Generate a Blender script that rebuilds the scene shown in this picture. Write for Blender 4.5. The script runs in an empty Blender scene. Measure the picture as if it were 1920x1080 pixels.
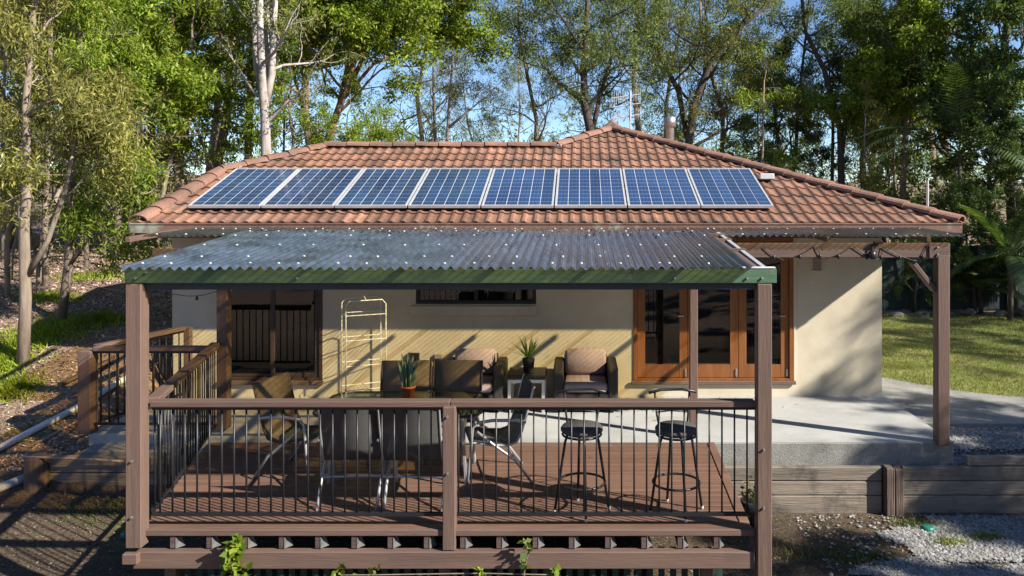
import bpy, bmesh, math, random
import numpy as np
from mathutils import Vector, Matrix

# ------------------------------------------------------------------ camera, sky, sun, exposure
sc = bpy.context.scene
C = sc.collection
FP, VX, HY, HC = 1500.0, 1090.0, 360.0, 2.93       # focal length, vanishing point (px of a 1920 frame), eye height
cd = bpy.data.cameras.new('camera'); cam = bpy.data.objects.new('camera', cd); C.objects.link(cam)
cam.location = (0, 0, HC); cam.rotation_euler = (math.radians(90), 0, 0)
cd.sensor_width = 36; cd.lens = FP/1920*36
cd.shift_x = -(VX-960)/1920; cd.shift_y = -(540-HY)/1920
cd.clip_start = 0.1; cd.clip_end = 2000
sc.camera = cam
SUN = Vector((2.0, -1.0, 1.5)).normalized()        # towards the sun
w = bpy.data.worlds.new('World'); sc.world = w; w.use_nodes = True
nt = w.node_tree; bg = nt.nodes['Background']
sky = nt.nodes.new('ShaderNodeTexSky'); sky.sky_type = 'NISHITA'; sky.sun_disc = False
sky.sun_elevation = math.asin(SUN.z); sky.sun_rotation = math.atan2(SUN.x, SUN.y)
sky.air_density = 1.0; sky.dust_density = 0.0; sky.ozone_density = 4.0; sky.altitude = 2500
nt.links.new(sky.outputs[0], bg.inputs[0]); bg.inputs[1].default_value = 0.088
sd = bpy.data.lights.new('sun', 'SUN'); sd.energy = 5.0; sd.angle = math.radians(0.7); sd.color = (1, .94, .83)
so = bpy.data.objects.new('sun', sd); C.objects.link(so)
so.rotation_euler = (-SUN).to_track_quat('-Z', 'Y').to_euler(); so.location = (20, -10, 20)
sc.view_settings.view_transform = 'Standard'; sc.view_settings.look = 'None'
sc.view_settings.exposure = 1.08; sc.view_settings.gamma = 1.0
sc.render.engine = 'CYCLES'
sc.cycles.use_denoising = True
sc.cycles.max_bounces = 8; sc.cycles.transparent_max_bounces = 24
sc.cycles.diffuse_bounces = 3; sc.cycles.glossy_bounces = 4
sc.cycles.caustics_reflective = False; sc.cycles.caustics_refractive = False

def P(px, py, Y): return Vector(((px-VX)*Y/FP, Y, HC-(py-HY)*Y/FP))
def PX(px, Y): return (px-VX)*Y/FP
def PZ(py, Y): return HC-(py-HY)*Y/FP

# ------------------------------------------------------------------ materials
def nodes_of(name):
    m = bpy.data.materials.new(name); m.use_nodes = True
    t = m.node_tree; t.nodes.clear()
    out = t.nodes.new('ShaderNodeOutputMaterial')
    return m, t, out
def N(t, kind, **kw):
    n = t.nodes.new(kind)
    for k, v in kw.items(): setattr(n, k, v)
    return n
def noise(t, vec, scale, detail=5, rough=.6):
    n = N(t, 'ShaderNodeTexNoise'); n.inputs['Scale'].default_value = scale
    n.inputs['Detail'].default_value = detail; n.inputs['Roughness'].default_value = rough
    if vec is not None: t.links.new(vec, n.inputs['Vector'])
    return n.outputs['Fac']
def ramp(t, fac, stops):
    r = N(t, 'ShaderNodeValToRGB'); e = r.color_ramp.elements
    while len(e) < len(stops): e.new(.5)
    for i, (p, c) in enumerate(stops):
        e[i].position = p; e[i].color = (c, c, c, 1) if isinstance(c, (int, float)) else (*c, 1)
    t.links.new(fac, r.inputs[0]); return r.outputs[0]
def mixc(t, fac, a, b, mode='MIX'):
    n = N(t, 'ShaderNodeMix', data_type='RGBA', blend_type=mode)
    for sock, v in ((n.inputs[0], fac), (n.inputs[6], a), (n.inputs[7], b)):
        if isinstance(v, (int, float)): sock.default_value = v
        elif isinstance(v, tuple): sock.default_value = (*v, 1)
        else: t.links.new(v, sock)
    return n.outputs[2]
def M(name, col, col2=None, rough=.6, scale=4, bump=.15, bscale=50, stretch=(1,1,1), metal=0, spec=.4,
      dirt=None, dirt_scale=1.2, dirt_lo=.5, dirt_hi=.7, rand=.0, obj=False, grainy=.25):
    m, t, out = nodes_of(name)
    b = N(t, 'ShaderNodeBsdfPrincipled')
    if obj: vec = N(t, 'ShaderNodeTexCoord').outputs['Object']
    else: vec = N(t, 'ShaderNodeNewGeometry').outputs['Position']
    mp = N(t, 'ShaderNodeMapping'); mp.inputs['Scale'].default_value = stretch
    t.links.new(vec, mp.inputs[0]); v = mp.outputs[0]
    c2 = col2 or tuple(x*.7 for x in col)
    f = ramp(t, noise(t, v, scale), [(.3, 0.0), (.7, 1.0)])
    c = mixc(t, f, col, c2)
    if grainy:
        g = ramp(t, noise(t, v, bscale*.8, 3), [(.3, 1-grainy), (.7, 1+grainy*.4)])
        c = mixc(t, 1.0, c, g, 'MULTIPLY')
    if dirt:
        d = ramp(t, noise(t, vec, dirt_scale, 6, .7), [(dirt_lo, 0.0), (dirt_hi, 1.0)])
        c = mixc(t, d, c, dirt)
    if rand:
        oi = N(t, 'ShaderNodeObjectInfo')
        rr = ramp(t, oi.outputs['Random'], [(0, 1-rand), (1, 1+rand)])
        c = mixc(t, 1.0, c, rr, 'MULTIPLY')
    t.links.new(c, b.inputs['Base Color'])
    b.inputs['Roughness'].default_value = rough; b.inputs['Metallic'].default_value = metal
    b.inputs['Specular IOR Level'].default_value = spec
    if bump:
        bp = N(t, 'ShaderNodeBump'); bp.inputs['Strength'].default_value = bump; bp.inputs['Distance'].default_value = .02
        t.links.new(noise(t, v, bscale, 4), bp.inputs['Height']); t.links.new(bp.outputs[0], b.inputs['Normal'])
    t.links.new(b.outputs[0], out.inputs[0])
    return m
def facing_fresnel(t, lo, hi):
    lw = N(t, 'ShaderNodeLayerWeight'); lw.inputs[0].default_value = .5
    p = N(t, 'ShaderNodeMath', operation='POWER'); p.inputs[1].default_value = 4.0; t.links.new(lw.outputs['Facing'], p.inputs[0])
    mr = N(t, 'ShaderNodeMapRange'); mr.inputs[3].default_value = lo; mr.inputs[4].default_value = hi
    t.links.new(p.outputs[0], mr.inputs[0]); return mr.outputs[0]
def glass(name, tint, lo=.07, hi=.9, rough=.0, dust_sky=0.0, dust_sky_col=(.4,.4,.4)):
    m, t, out = nodes_of(name)
    tr = N(t, 'ShaderNodeBsdfTransparent'); tr.inputs[0].default_value = (*tint, 1)
    gl = N(t, 'ShaderNodeBsdfGlossy'); gl.inputs['Roughness'].default_value = rough; gl.inputs[0].default_value = (1,1,1,1)
    mx = N(t, 'ShaderNodeMixShader'); t.links.new(facing_fresnel(t, lo, hi), mx.inputs[0])
    base = tr.outputs[0]
    if dust_sky:
        df = N(t, 'ShaderNodeBsdfDiffuse'); df.inputs[0].default_value = (*dust_sky_col, 1)
        ms = N(t, 'ShaderNodeMixShader')
        pos = N(t, 'ShaderNodeNewGeometry').outputs['Position']
        t.links.new(ramp(t, noise(t, pos, 2.5, 6, .7), [(.35, dust_sky*.4), (.7, dust_sky*1.8)]), ms.inputs[0])
        t.links.new(tr.outputs[0], ms.inputs[1]); t.links.new(df.outputs[0], ms.inputs[2]); base = ms.outputs[0]
    t.links.new(base, mx.inputs[1]); t.links.new(gl.outputs[0], mx.inputs[2]); t.links.new(mx.outputs[0], out.inputs[0])
    return m
def leafmat(name, c1, c2, c3, trans=.35, gloss=.06):
    m, t, out = nodes_of(name)
    g = N(t, 'ShaderNodeNewGeometry')
    col = ramp(t, g.outputs['Random Per Island'], [(0, c1), (.55, c2), (1, c3)])
    big = ramp(t, noise(t, g.outputs['Position'], .9, 3), [(.35, .55), (.68, 1.25)])
    col = mixc(t, 1.0, col, big, 'MULTIPLY')
    d = N(t, 'ShaderNodeBsdfDiffuse'); tl = N(t, 'ShaderNodeBsdfTranslucent'); gl = N(t, 'ShaderNodeBsdfGlossy')
    gl.inputs['Roughness'].default_value = .5; gl.inputs[0].default_value = (.7, .75, .7, 1)
    tc = mixc(t, 1.0, col, (1.15, 1.2, .55), 'MULTIPLY')
    t.links.new(col, d.inputs[0]); t.links.new(tc, tl.inputs[0])
    a = N(t, 'ShaderNodeMixShader'); a.inputs[0].default_value = trans
    t.links.new(d.outputs[0], a.inputs[1]); t.links.new(tl.outputs[0], a.inputs[2])
    b = N(t, 'ShaderNodeMixShader'); b.inputs[0].default_value = gloss
    t.links.new(a.outputs[0], b.inputs[1]); t.links.new(gl.outputs[0], b.inputs[2]); t.links.new(b.outputs[0], out.inputs[0])
    return m

BR, BR2 = (.165, .106, .082), (.118, .075, .060)
def wood(ax): return tuple(.06 if i == ax else 1 for i in range(3))
brown = [M('brown_paint_'+'xyz'[i], BR, BR2, rough=.6, scale=9, bump=.22, bscale=70, stretch=wood(i), dirt=(.11,.075,.065), dirt_scale=2.6, dirt_lo=.52, dirt_hi=.8, rand=.12, grainy=.14) for i in range(3)]
deckm = M('deck_oil', (.205, .116, .080), (.13, .074, .053), rough=.5, scale=7, bump=.3, bscale=60, stretch=wood(0), dirt=(.12,.06,.045), dirt_scale=1.6, dirt_lo=.55, dirt_hi=.8, rand=.14)
dkbrown = M('dark_brown_timber', (.13,.085,.075), (.085,.055,.05), rough=.65, scale=8, bump=.4, bscale=60, stretch=wood(0), dirt=(.2,.15,.13), dirt_lo=.6, dirt_hi=.75)
sleeper = M('weathered_sleeper', (.30,.25,.20), (.17,.145,.12), rough=.85, scale=6, bump=.6, bscale=55, stretch=wood(0), dirt=(.07,.06,.05), dirt_scale=2.4, dirt_lo=.52, dirt_hi=.72, rand=.15)
stump = M('old_post_timber', (.17,.125,.10), (.08,.06,.05), rough=.9, scale=9, bump=.8, bscale=40, stretch=wood(2))
cedar = [M('cedar_varnish_'+'xyz'[i], (.29,.115,.038), (.19,.068,.022), rough=.35, scale=9, bump=.12, bscale=60, stretch=wood(i)) for i in range(3)]
greenp = M('faded_green_paint', (.095,.185,.11), (.07,.14,.08), rough=.6, scale=5, bump=.15, dirt=(.22,.28,.2), dirt_scale=3, dirt_lo=.6, dirt_hi=.75, stretch=(.2,1,1))
darkbeam = M('blue_black_beam', (.035,.05,.06), (.025,.035,.042), rough=.5, bump=.1)
blackm = M('black_powder_coat', (.014,.015,.018), (.02,.02,.023), rough=.38, bump=.05, grainy=0)
wallm = M('cream_render', (.62,.555,.43), (.57,.505,.385), rough=.9, scale=1.5, bump=.22, bscale=90, dirt=(.47,.41,.30), dirt_scale=1.3, dirt_lo=.45, dirt_hi=.75, grainy=.08)
conc = M('broom_concrete', (.47,.468,.452), (.37,.368,.355), rough=.9, scale=1.4, bump=.25, bscale=80, dirt=(.27,.265,.25), dirt_scale=1.0, dirt_lo=.48, dirt_hi=.72, grainy=.2)
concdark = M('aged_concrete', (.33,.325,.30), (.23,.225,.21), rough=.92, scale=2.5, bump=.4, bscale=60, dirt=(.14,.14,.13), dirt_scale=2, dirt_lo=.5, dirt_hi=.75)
tile = M('terracotta_tile', (.315,.158,.098), (.19,.095,.061), rough=.85, scale=2.6, bump=.35, bscale=45, dirt=(.095,.07,.06), dirt_scale=3.0, dirt_lo=.47, dirt_hi=.72, rand=.32)
capm = M('ridge_cap_tile', (.31,.165,.115), (.21,.11,.078), rough=.88, scale=3, bump=.4, bscale=40, dirt=(.14,.10,.08), dirt_scale=2.8, dirt_lo=.5, dirt_hi=.72, rand=.16)
gutm = M('brown_gutter', (.22,.132,.10), (.165,.098,.075), rough=.5, scale=3, bump=.05, dirt=(.30,.35,.27), dirt_scale=.9, dirt_lo=.58, dirt_hi=.66)
alu = M('silver_aluminium', (.60,.61,.62), (.50,.51,.52), rough=.4, metal=.35, bump=.03, grainy=0)
steel = M('galvanised_steel', (.5,.5,.5), (.36,.36,.36), rough=.45, metal=.8, bump=.1)
whitep = M('white_cap', (.62,.62,.62), rough=.4, bump=0, grainy=0)
silverleg = M('grey_silver_tube', (.42,.43,.44), (.36,.37,.38), rough=.38, metal=.45, bump=0, grainy=0)
sling = M('charcoal_sling_mesh', (.085,.081,.079), (.066,.063,.061), rough=.75, bump=.4, bscale=300, grainy=.3)
slingbrown = M('brown_sling_mesh', (.20,.165,.125), (.165,.135,.10), rough=.75, bump=.4, bscale=300, grainy=.3)
def see_through(m, fac):
    t = m.node_tree; out = [n for n in t.nodes if n.type == 'OUTPUT_MATERIAL'][0]; src = out.inputs[0].links[0].from_socket
    tr = N(t, 'ShaderNodeBsdfTransparent'); mx = N(t, 'ShaderNodeMixShader'); mx.inputs[0].default_value = fac
    t.links.new(src, mx.inputs[1]); t.links.new(tr.outputs[0], mx.inputs[2]); t.links.new(mx.outputs[0], out.inputs[0])
padm = M('charcoal_seat_pad', (.085,.081,.079), (.066,.063,.061), rough=.75, bump=.3, bscale=200)
see_through(sling, .14); see_through(slingbrown, .12)     # open weave mesh fabric
wicker = M('dark_wicker', (.045,.040,.037), (.03,.027,.025), rough=.6, bump=.8, bscale=150, grainy=.5)
cushion = M('dusty_pink_cushion', (.37,.285,.30), (.31,.235,.25), rough=.95, scale=5, bump=.25, bscale=25, grainy=.1)
creamwire = M('cream_wire', (.86,.86,.84), (.76,.75,.72), rough=.5, bump=0, grainy=.2)
terrac = M('terracotta_pot', (.66,.21,.065), (.56,.17,.05), rough=.8, bump=.1)
soil = M('potting_soil', (.04,.03,.022), rough=1, bump=.6)
winframe = M('dark_brown_frame', (.075,.05,.045), (.055,.037,.033), rough=.45, bump=.05)
winblack = M('black_window_frame', (.02,.02,.022), rough=.4, bump=0, grainy=0)
winglass = glass('window_glass', (.40,.44,.46), lo=.055, hi=.95)
tableglass = glass('table_glass', (.72,.82,.78), lo=.10, hi=.9)
poly = glass('smoked_polycarbonate', (.62,.48,.27), lo=.06, hi=1.0, rough=.15, dust_sky=.52, dust_sky_col=(.10,.138,.195))  # bluish dust colour doubles as painted reflection of the sky
def absorb(m, tint, dark):
    t = m.node_tree; tr = [n for n in t.nodes if n.type == 'BSDF_TRANSPARENT'][0]
    lw = N(t, 'ShaderNodeLayerWeight'); lw.inputs[0].default_value = .5
    t.links.new(mixc(t, lw.outputs['Facing'], tint, dark), tr.inputs[0])
absorb(poly, (.80,.60,.28), (.09,.06,.02))
polystrip = glass('bronze_polycarbonate', (.62,.48,.27), lo=.05, hi=1.0, rough=.2, dust_sky=.13, dust_sky_col=(.15,.175,.22))
absorb(polystrip, (1.0,.86,.52), (.34,.25,.11))
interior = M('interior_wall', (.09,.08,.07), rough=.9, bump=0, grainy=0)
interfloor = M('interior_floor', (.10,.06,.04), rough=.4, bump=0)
curtain = M('sheer_curtain', (.45,.45,.45), rough=.9, bump=.1)
rug = M('interior_red_sofa', (.12,.03,.025), rough=.9, bump=0)
fencem = M('dark_green_fence', (.018,.036,.033), (.013,.027,.025), rough=.8, bump=.2, stretch=(1,1,.1))
rockm = M('garden_rock', (.15,.14,.13), (.09,.085,.08), rough=.9, bump=.5, bscale=20)
pvc = M('white_pvc', (.66,.68,.70), (.5,.52,.54), rough=.35, bump=.05)
tealp = M('teal_plastic_lid', (.02,.20,.14), rough=.4, bump=.1, grainy=0)
cellm_col = (.012,.030,.085)

def cell_material():
    m, t, out = nodes_of('solar_cell')
    b = N(t, 'ShaderNodeBsdfPrincipled')
    tc = N(t, 'ShaderNodeTexCoord').outputs['Object']
    sp = N(t, 'ShaderNodeSeparateXYZ'); t.links.new(tc, sp.inputs[0])
    def lines(sock, freq, width):
        a = N(t, 'ShaderNodeMath', operation='MULTIPLY'); a.inputs[1].default_value = freq; t.links.new(sock, a.inputs[0])
        f = N(t, 'ShaderNodeMath', operation='FRACT'); t.links.new(a.outputs[0], f.inputs[0])
        l = N(t, 'ShaderNodeMath', operation='LESS_THAN'); l.inputs[1].default_value = width; t.links.new(f.outputs[0], l.inputs[0]); return l.outputs[0]
    big = lines(sp.outputs['Y'], 1/.158, .035)
    bus = lines(sp.outputs['X'], 1/.052, .035)
    v = N(t, 'ShaderNodeTexVoronoi'); v.inputs['Scale'].default_value = 60; t.links.new(tc, v.inputs['Vector'])
    wv = noise(t, N(t, 'ShaderNodeNewGeometry').outputs['Position'], .7, 3)
    c = mixc(t, ramp(t, wv, [(.35, 0.0), (.65, 1.0)]), (.013,.033,.10), (.020,.058,.145))
    c = mixc(t, .25, c, v.outputs['Color'], 'SOFT_LIGHT')
    c = mixc(t, bus, c, (.12,.16,.23)); c = mixc(t, big, c, (.36,.40,.46))
    oi = N(t, 'ShaderNodeObjectInfo'); c = mixc(t, 1.0, c, ramp(t, oi.outputs['Random'], [(0, .8), (1, 1.25)]), 'MULTIPLY')
    t.links.new(c, b.inputs['Base Color']); b.inputs['Roughness'].default_value = .5
    b.inputs['Coat Weight'].default_value = .75; b.inputs['Coat Roughness'].default_value = .06
    t.links.new(b.outputs[0], out.inputs[0]); return m
cellm = cell_material()

def ground_material():
    m, t, out = nodes_of('leaf_litter_soil')
    b = N(t, 'ShaderNodeBsdfPrincipled'); b.inputs['Roughness'].default_value = .95; b.inputs['Specular IOR Level'].default_value = .2
    pos = N(t, 'ShaderNodeNewGeometry').outputs['Position']
    c = mixc(t, ramp(t, noise(t, pos, 14, 6, .7), [(.3, 0.0), (.7, 1.0)]), (.38,.27,.205), (.18,.12,.088))
    fine = ramp(t, noise(t, pos, 55, 3), [(.3, .6), (.7, 1.25)]); c = mixc(t, 1.0, c, fine, 'MULTIPLY')
    # grassy / darker soil nearer the deck (below the bank)
    sp = N(t, 'ShaderNodeSeparateXYZ'); t.links.new(pos, sp.inputs[0])
    low = N(t, 'ShaderNodeMapRange'); low.inputs[1].default_value = 10.3; low.inputs[2].default_value = 9.2; t.links.new(sp.outputs['Y'], low.inputs[0])
    near = N(t, 'ShaderNodeMapRange'); near.inputs[1].default_value = 2.0; near.inputs[2].default_value = 5.0; t.links.new(sp.outputs['Y'], near.inputs[0])
    lown = N(t, 'ShaderNodeMath', operation='MULTIPLY'); t.links.new(low.outputs[0], lown.inputs[0]); t.links.new(near.outputs[0], lown.inputs[1])
    soilc = mixc(t, ramp(t, noise(t, pos, 2.2, 5, .7), [(.4, 0.0), (.62, 1.0)]), (.105,.075,.054), (.085,.066,.042))
    soilc = mixc(t, 1.0, soilc, ramp(t, noise(t, pos, 30, 4), [(.3, .55), (.7, 1.5)]), 'MULTIPLY')
    c = mixc(t, lown.outputs[0], c, soilc)
    g = ramp(t, noise(t, pos, .8, 4, .6), [(.62, 0.0), (.72, 1.0)]); c = mixc(t, g, c, (.14,.14,.05))
    t.links.new(c, b.inputs['Base Color'])
    bp = N(t, 'ShaderNodeBump'); bp.inputs['Strength'].default_value = .8; bp.inputs['Distance'].default_value = .05
    t.links.new(noise(t, pos, 18, 6, .75), bp.inputs['Height']); t.links.new(bp.outputs[0], b.inputs['Normal'])
    t.links.new(b.outputs[0], out.inputs[0]); return m
groundm = ground_material()
lawnm = M('lawn_soil', (.17,.19,.04), (.27,.23,.08), rough=1, scale=1.3, bump=.5, bscale=60, dirt=(.12,.15,.03), dirt_scale=.7, dirt_lo=.45, dirt_hi=.65)
gravelm = M('gravel_sheet', (.34,.33,.31), (.16,.155,.15), rough=.95, scale=28, bump=.9, bscale=35)
def island_mat(name, stops, rough=.9):
    m, t, out = nodes_of(name); b = N(t, 'ShaderNodeBsdfPrincipled'); b.inputs['Roughness'].default_value = rough
    b.inputs['Specular IOR Level'].default_value = .25
    g = N(t, 'ShaderNodeNewGeometry'); t.links.new(ramp(t, g.outputs['Random Per Island'], stops), b.inputs['Base Color'])
    t.links.new(b.outputs[0], out.inputs[0]); return m
stonem = island_mat('gravel_stones', [(0, (.10,.098,.095)), (.4, (.24,.238,.232)), (.8, (.38,.378,.372)), (1, (.20,.16,.13))])
litterm = island_mat('dry_leaves', [(0, (.14,.085,.06)), (.35, (.34,.225,.165)), (.7, (.52,.38,.295)), (1, (.66,.53,.44))])
grassm = leafmat('grass_blades', (.10,.15,.02), (.19,.23,.04), (.33,.29,.09), trans=.3, gloss=.03)
fernm = leafmat('bright_ground_cover', (.16,.23,.018), (.28,.36,.025), (.40,.43,.06), trans=.4, gloss=.03)
L_gum = leafmat('gum_leaves', (.08,.11,.03), (.19,.22,.05), (.38,.36,.11), trans=.40, gloss=.025)
L_lime = leafmat('lime_leaves', (.08,.14,.015), (.20,.29,.025), (.40,.44,.06), trans=.40, gloss=.02)
L_olive = leafmat('olive_leaves', (.11,.12,.03), (.25,.25,.055), (.46,.41,.12), trans=.40, gloss=.02)
L_dark = leafmat('dark_leaves', (.040,.075,.02), (.08,.13,.03), (.16,.20,.045), trans=.36, gloss=.03)  # dark colour stands in for shade on the right-hand trees
L_mid = leafmat('mid_leaves', (.06,.10,.028), (.14,.195,.045), (.30,.33,.09), trans=.42, gloss=.025)
L_wisp = leafmat('wispy_leaves', (.11,.15,.055), (.23,.275,.095), (.42,.41,.17), trans=.46, gloss=.02)
L_snake = leafmat('snake_leaves', (.10,.20,.13), (.19,.30,.19), (.38,.44,.28), trans=.1, gloss=.06)
L_palm = leafmat('palm_leaves', (.03,.06,.012), (.055,.10,.018), (.11,.16,.03), trans=.35, gloss=.1)
bark = M('grey_brown_bark', (.27,.215,.165), (.14,.105,.08), rough=.95, scale=5, bump=.6, bscale=25, stretch=(1,1,.2))
bark_pale = M('pale_bark', (.34,.275,.215), (.16,.12,.09), rough=.95, scale=4, bump=.5, bscale=22, stretch=(1,1,.2))
bark_white = M('white_gum_bark', (.47,.44,.41), (.27,.22,.195), rough=.85, scale=3, bump=.4, bscale=14, stretch=(1,1,.15), dirt=(.22,.15,.12), dirt_scale=1.6, dirt_lo=.55, dirt_hi=.68)
bark_red = M('reddish_bark', (.34,.205,.15), (.19,.11,.085), rough=.95, scale=4, bump=.6, bscale=20, stretch=(1,1,.15))
bark_dark = M('dark_bark', (.10,.08,.065), (.055,.045,.038), rough=.95, scale=5, bump=.6, bscale=22, stretch=(1,1,.2))

# ------------------------------------------------------------------ mesh helpers
class MB:
    def __init__(s): s.v = []; s.f = []
    def add(s, vs, fs):
        o = len(s.v); s.v += [tuple(x) for x in vs]; s.f += [tuple(i+o for i in f) for f in fs]; return s
    def box(s, x0, x1, y0, y1, z0, z1, c=0.0, mat=None):
        if c <= 0:
            vs = [(x, y, z) for z in (z0, z1) for y in (y0, y1) for x in (x0, x1)]
            fs = [(0,2,3,1), (4,5,7,6), (0,1,5,4), (2,6,7,3), (0,4,6,2), (1,3,7,5)]
        else:
            lo, hi = (x0, y0, z0), (x1, y1, z1); vs = []; idx = {}
            for sx in (0,1):
                for sy in (0,1):
                    for sz in (0,1):
                        sg = (sx, sy, sz)
                        for ax in range(3):
                            p = []
                            for k in range(3):
                                e = hi[k] if sg[k] else lo[k]
                                p.append(e if k == ax else e + (-c if sg[k] else c))
                            idx[(sx,sy,sz,ax)] = len(vs); vs.append(tuple(p))
            fs = []
            for ax in range(3):
                a, b = [k for k in range(3) if k != ax]
                for d in (0,1):
                    q = []
                    for (u, v2) in ((0,0),(1,0),(1,1),(0,1)):
                        sg = [0,0,0]; sg[ax] = d; sg[a] = u; sg[b] = v2; q.append(idx[(*sg, ax)])
                    fs.append(tuple(q))
            for ax in range(3):                # edges along ax
                a, b = [k for k in range(3) if k != ax]
                for u in (0,1):
                    for v2 in (0,1):
                        s0 = [0,0,0]; s1 = [0,0,0]; s1[ax] = 1; s0[a] = s1[a] = u; s0[b] = s1[b] = v2
                        fs.append((idx[(*s0,a)], idx[(*s1,a)], idx[(*s1,b)], idx[(*s0,b)]))
            for sx in (0,1):
                for sy in (0,1):
                    for sz in (0,1): fs.append(tuple(idx[(sx,sy,sz,ax)] for ax in range(3)))
        if mat is not None: vs = [tuple(mat @ Vector(p)) for p in vs]
        return s.add(vs, fs)
    def bar(s, a, b, wd, ht, c=0.0, up=(0,0,1)):
        a, b = Vector(a), Vector(b); d = b-a; L = d.length; z = d.normalized()
        x = Vector(up).cross(z)
        if x.length < 1e-4: x = Vector((1,0,0))
        x.normalize(); y = z.cross(x)
        mt = Matrix((( x.x, y.x, z.x, a.x), (x.y, y.y, z.y, a.y), (x.z, y.z, z.z, a.z), (0,0,0,1)))
        return s.box(-wd/2, wd/2, -ht/2, ht/2, 0, L, c, mt)
    def tube(s, pts, r, n=6, cap=True):
        pts = [Vector(p) for p in pts]; k = len(pts)
        rs = r if isinstance(r, (list, tuple, np.ndarray)) else [r]*k
        vs = []; prev = None
        for i, p in enumerate(pts):
            d = (pts[min(i+1, k-1)]-pts[max(i-1, 0)])
            if d.length < 1e-9: d = Vector((0,0,1))
            d.normalize()
            if prev is None:
                ref = Vector((0,0,1)) if abs(d.z) < .9 else Vector((1,0,0)); x = ref.cross(d).normalized()
            else: x = (prev - d*prev.dot(d)); x = x.normalized() if x.length > 1e-6 else Vector((1,0,0))
            prev = x; y = d.cross(x)
            for j in range(n):
                a = 2*math.pi*j/n; vs.append(p + (x*math.cos(a)+y*math.sin(a))*rs[i])
        fs = [(i*n+j, i*n+(j+1) % n, (i+1)*n+(j+1) % n, (i+1)*n+j) for i in range(k-1) for j in range(n)]
        if cap: fs += [tuple(reversed(range(n))), tuple((k-1)*n+j for j in range(n))]
        return s.add(vs, fs)
    def lathe(s, prof, cx=0, cy=0, n=20):
        vs = [(cx+r*math.cos(2*math.pi*j/n), cy+r*math.sin(2*math.pi*j/n), z) for r, z in prof for j in range(n)]
        k = len(prof)
        fs = [(i*n+j, i*n+(j+1) % n, (i+1)*n+(j+1) % n, (i+1)*n+j) for i in range(k-1) for j in range(n)]
        fs += [tuple(reversed(range(n))), tuple((k-1)*n+j for j in range(n))]
        return s.add(vs, fs)
    def mesh(s, name, mat, smooth=False):
        me = bpy.data.meshes.new(name); me.from_pydata(s.v, [], s.f); me.update()
        bm = bmesh.new(); bm.from_mesh(me); bmesh.ops.recalc_face_normals(bm, faces=bm.faces); bm.to_mesh(me); bm.free()
        me.materials.append(mat)
        if smooth: me.polygons.foreach_set('use_smooth', [True]*len(me.polygons))
        return me

def link(name, me, parent=None, loc=(0,0,0), rot=None):
    o = bpy.data.objects.new(name, me); C.objects.link(o); o.location = loc
    if rot: o.rotation_euler = rot
    if parent: o.parent = parent
    return o
def tag(o, label=None, cat=None, group=None, kind=None):
    if label: o['label'] = label
    if cat: o['category'] = cat
    if group: o['group'] = group
    if kind: o['kind'] = kind
    return o
def thing(name, label, cat, loc=(0,0,0), rz=0.0, group=None):
    o = bpy.data.objects.new(name, None); C.objects.link(o); o.location = loc; o.rotation_euler = (0,0,rz); o.empty_display_size = .1
    return tag(o, label, cat, group)
def wpos(o):
    v = Vector(o.location); p = o.parent
    while p: v += Vector(p.location); p = p.parent
    return v
def part(name, mb, mat, parent, smooth=False, center=True):
    """mb in world coordinates; parents are unrotated"""
    off = wpos(parent); vs = np.array(mb.v, dtype=float)
    c = (vs.min(0)+vs.max(0))/2 if center else np.array(off)
    mb.v = [tuple(p) for p in (vs-c)]
    return link(name, mb.mesh(name, mat, smooth), parent, tuple(Vector(c)-off))
def lpart(name, mb, mat, parent, smooth=False):            # local coordinates
    return link(name, mb.mesh(name, mat, smooth), parent)
def struct(name, mb, mat, smooth=False, kind='structure'):
    vs = np.array(mb.v, dtype=float); c = (vs.min(0)+vs.max(0))/2; c[2] = vs[:,2].min()
    mb.v = [tuple(p) for p in (vs-c)]
    return tag(link(name, mb.mesh(name, mat, smooth), None, tuple(c)), kind=kind)
def solo(name, mb, mat, label, cat, group=None, smooth=False):
    o = struct(name, mb, mat, smooth); del o['kind']; return tag(o, label, cat, group)
def copy_tree(o, parent=None):
    c = o.copy(); C.objects.link(c); c.parent = parent
    for ch in list(o.children): copy_tree(ch, c)
    return c
def poly_mesh(name, verts, nper, mat):
    """verts (N*nper,3): N separate faces of nper corners each"""
    n = len(verts)//nper; me = bpy.data.meshes.new(name)
    me.vertices.add(n*nper); me.vertices.foreach_set('co', np.ascontiguousarray(verts, dtype=np.float32).ravel())
    me.loops.add(n*nper); me.loops.foreach_set('vertex_index', np.arange(n*nper, dtype=np.int32))
    me.polygons.add(n); me.polygons.foreach_set('loop_start', np.arange(0, n*nper, nper, dtype=np.int32))
    me.polygons.foreach_set('loop_total', np.full(n, nper, dtype=np.int32))
    me.update(calc_edges=True); me.materials.append(mat); return me

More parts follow.
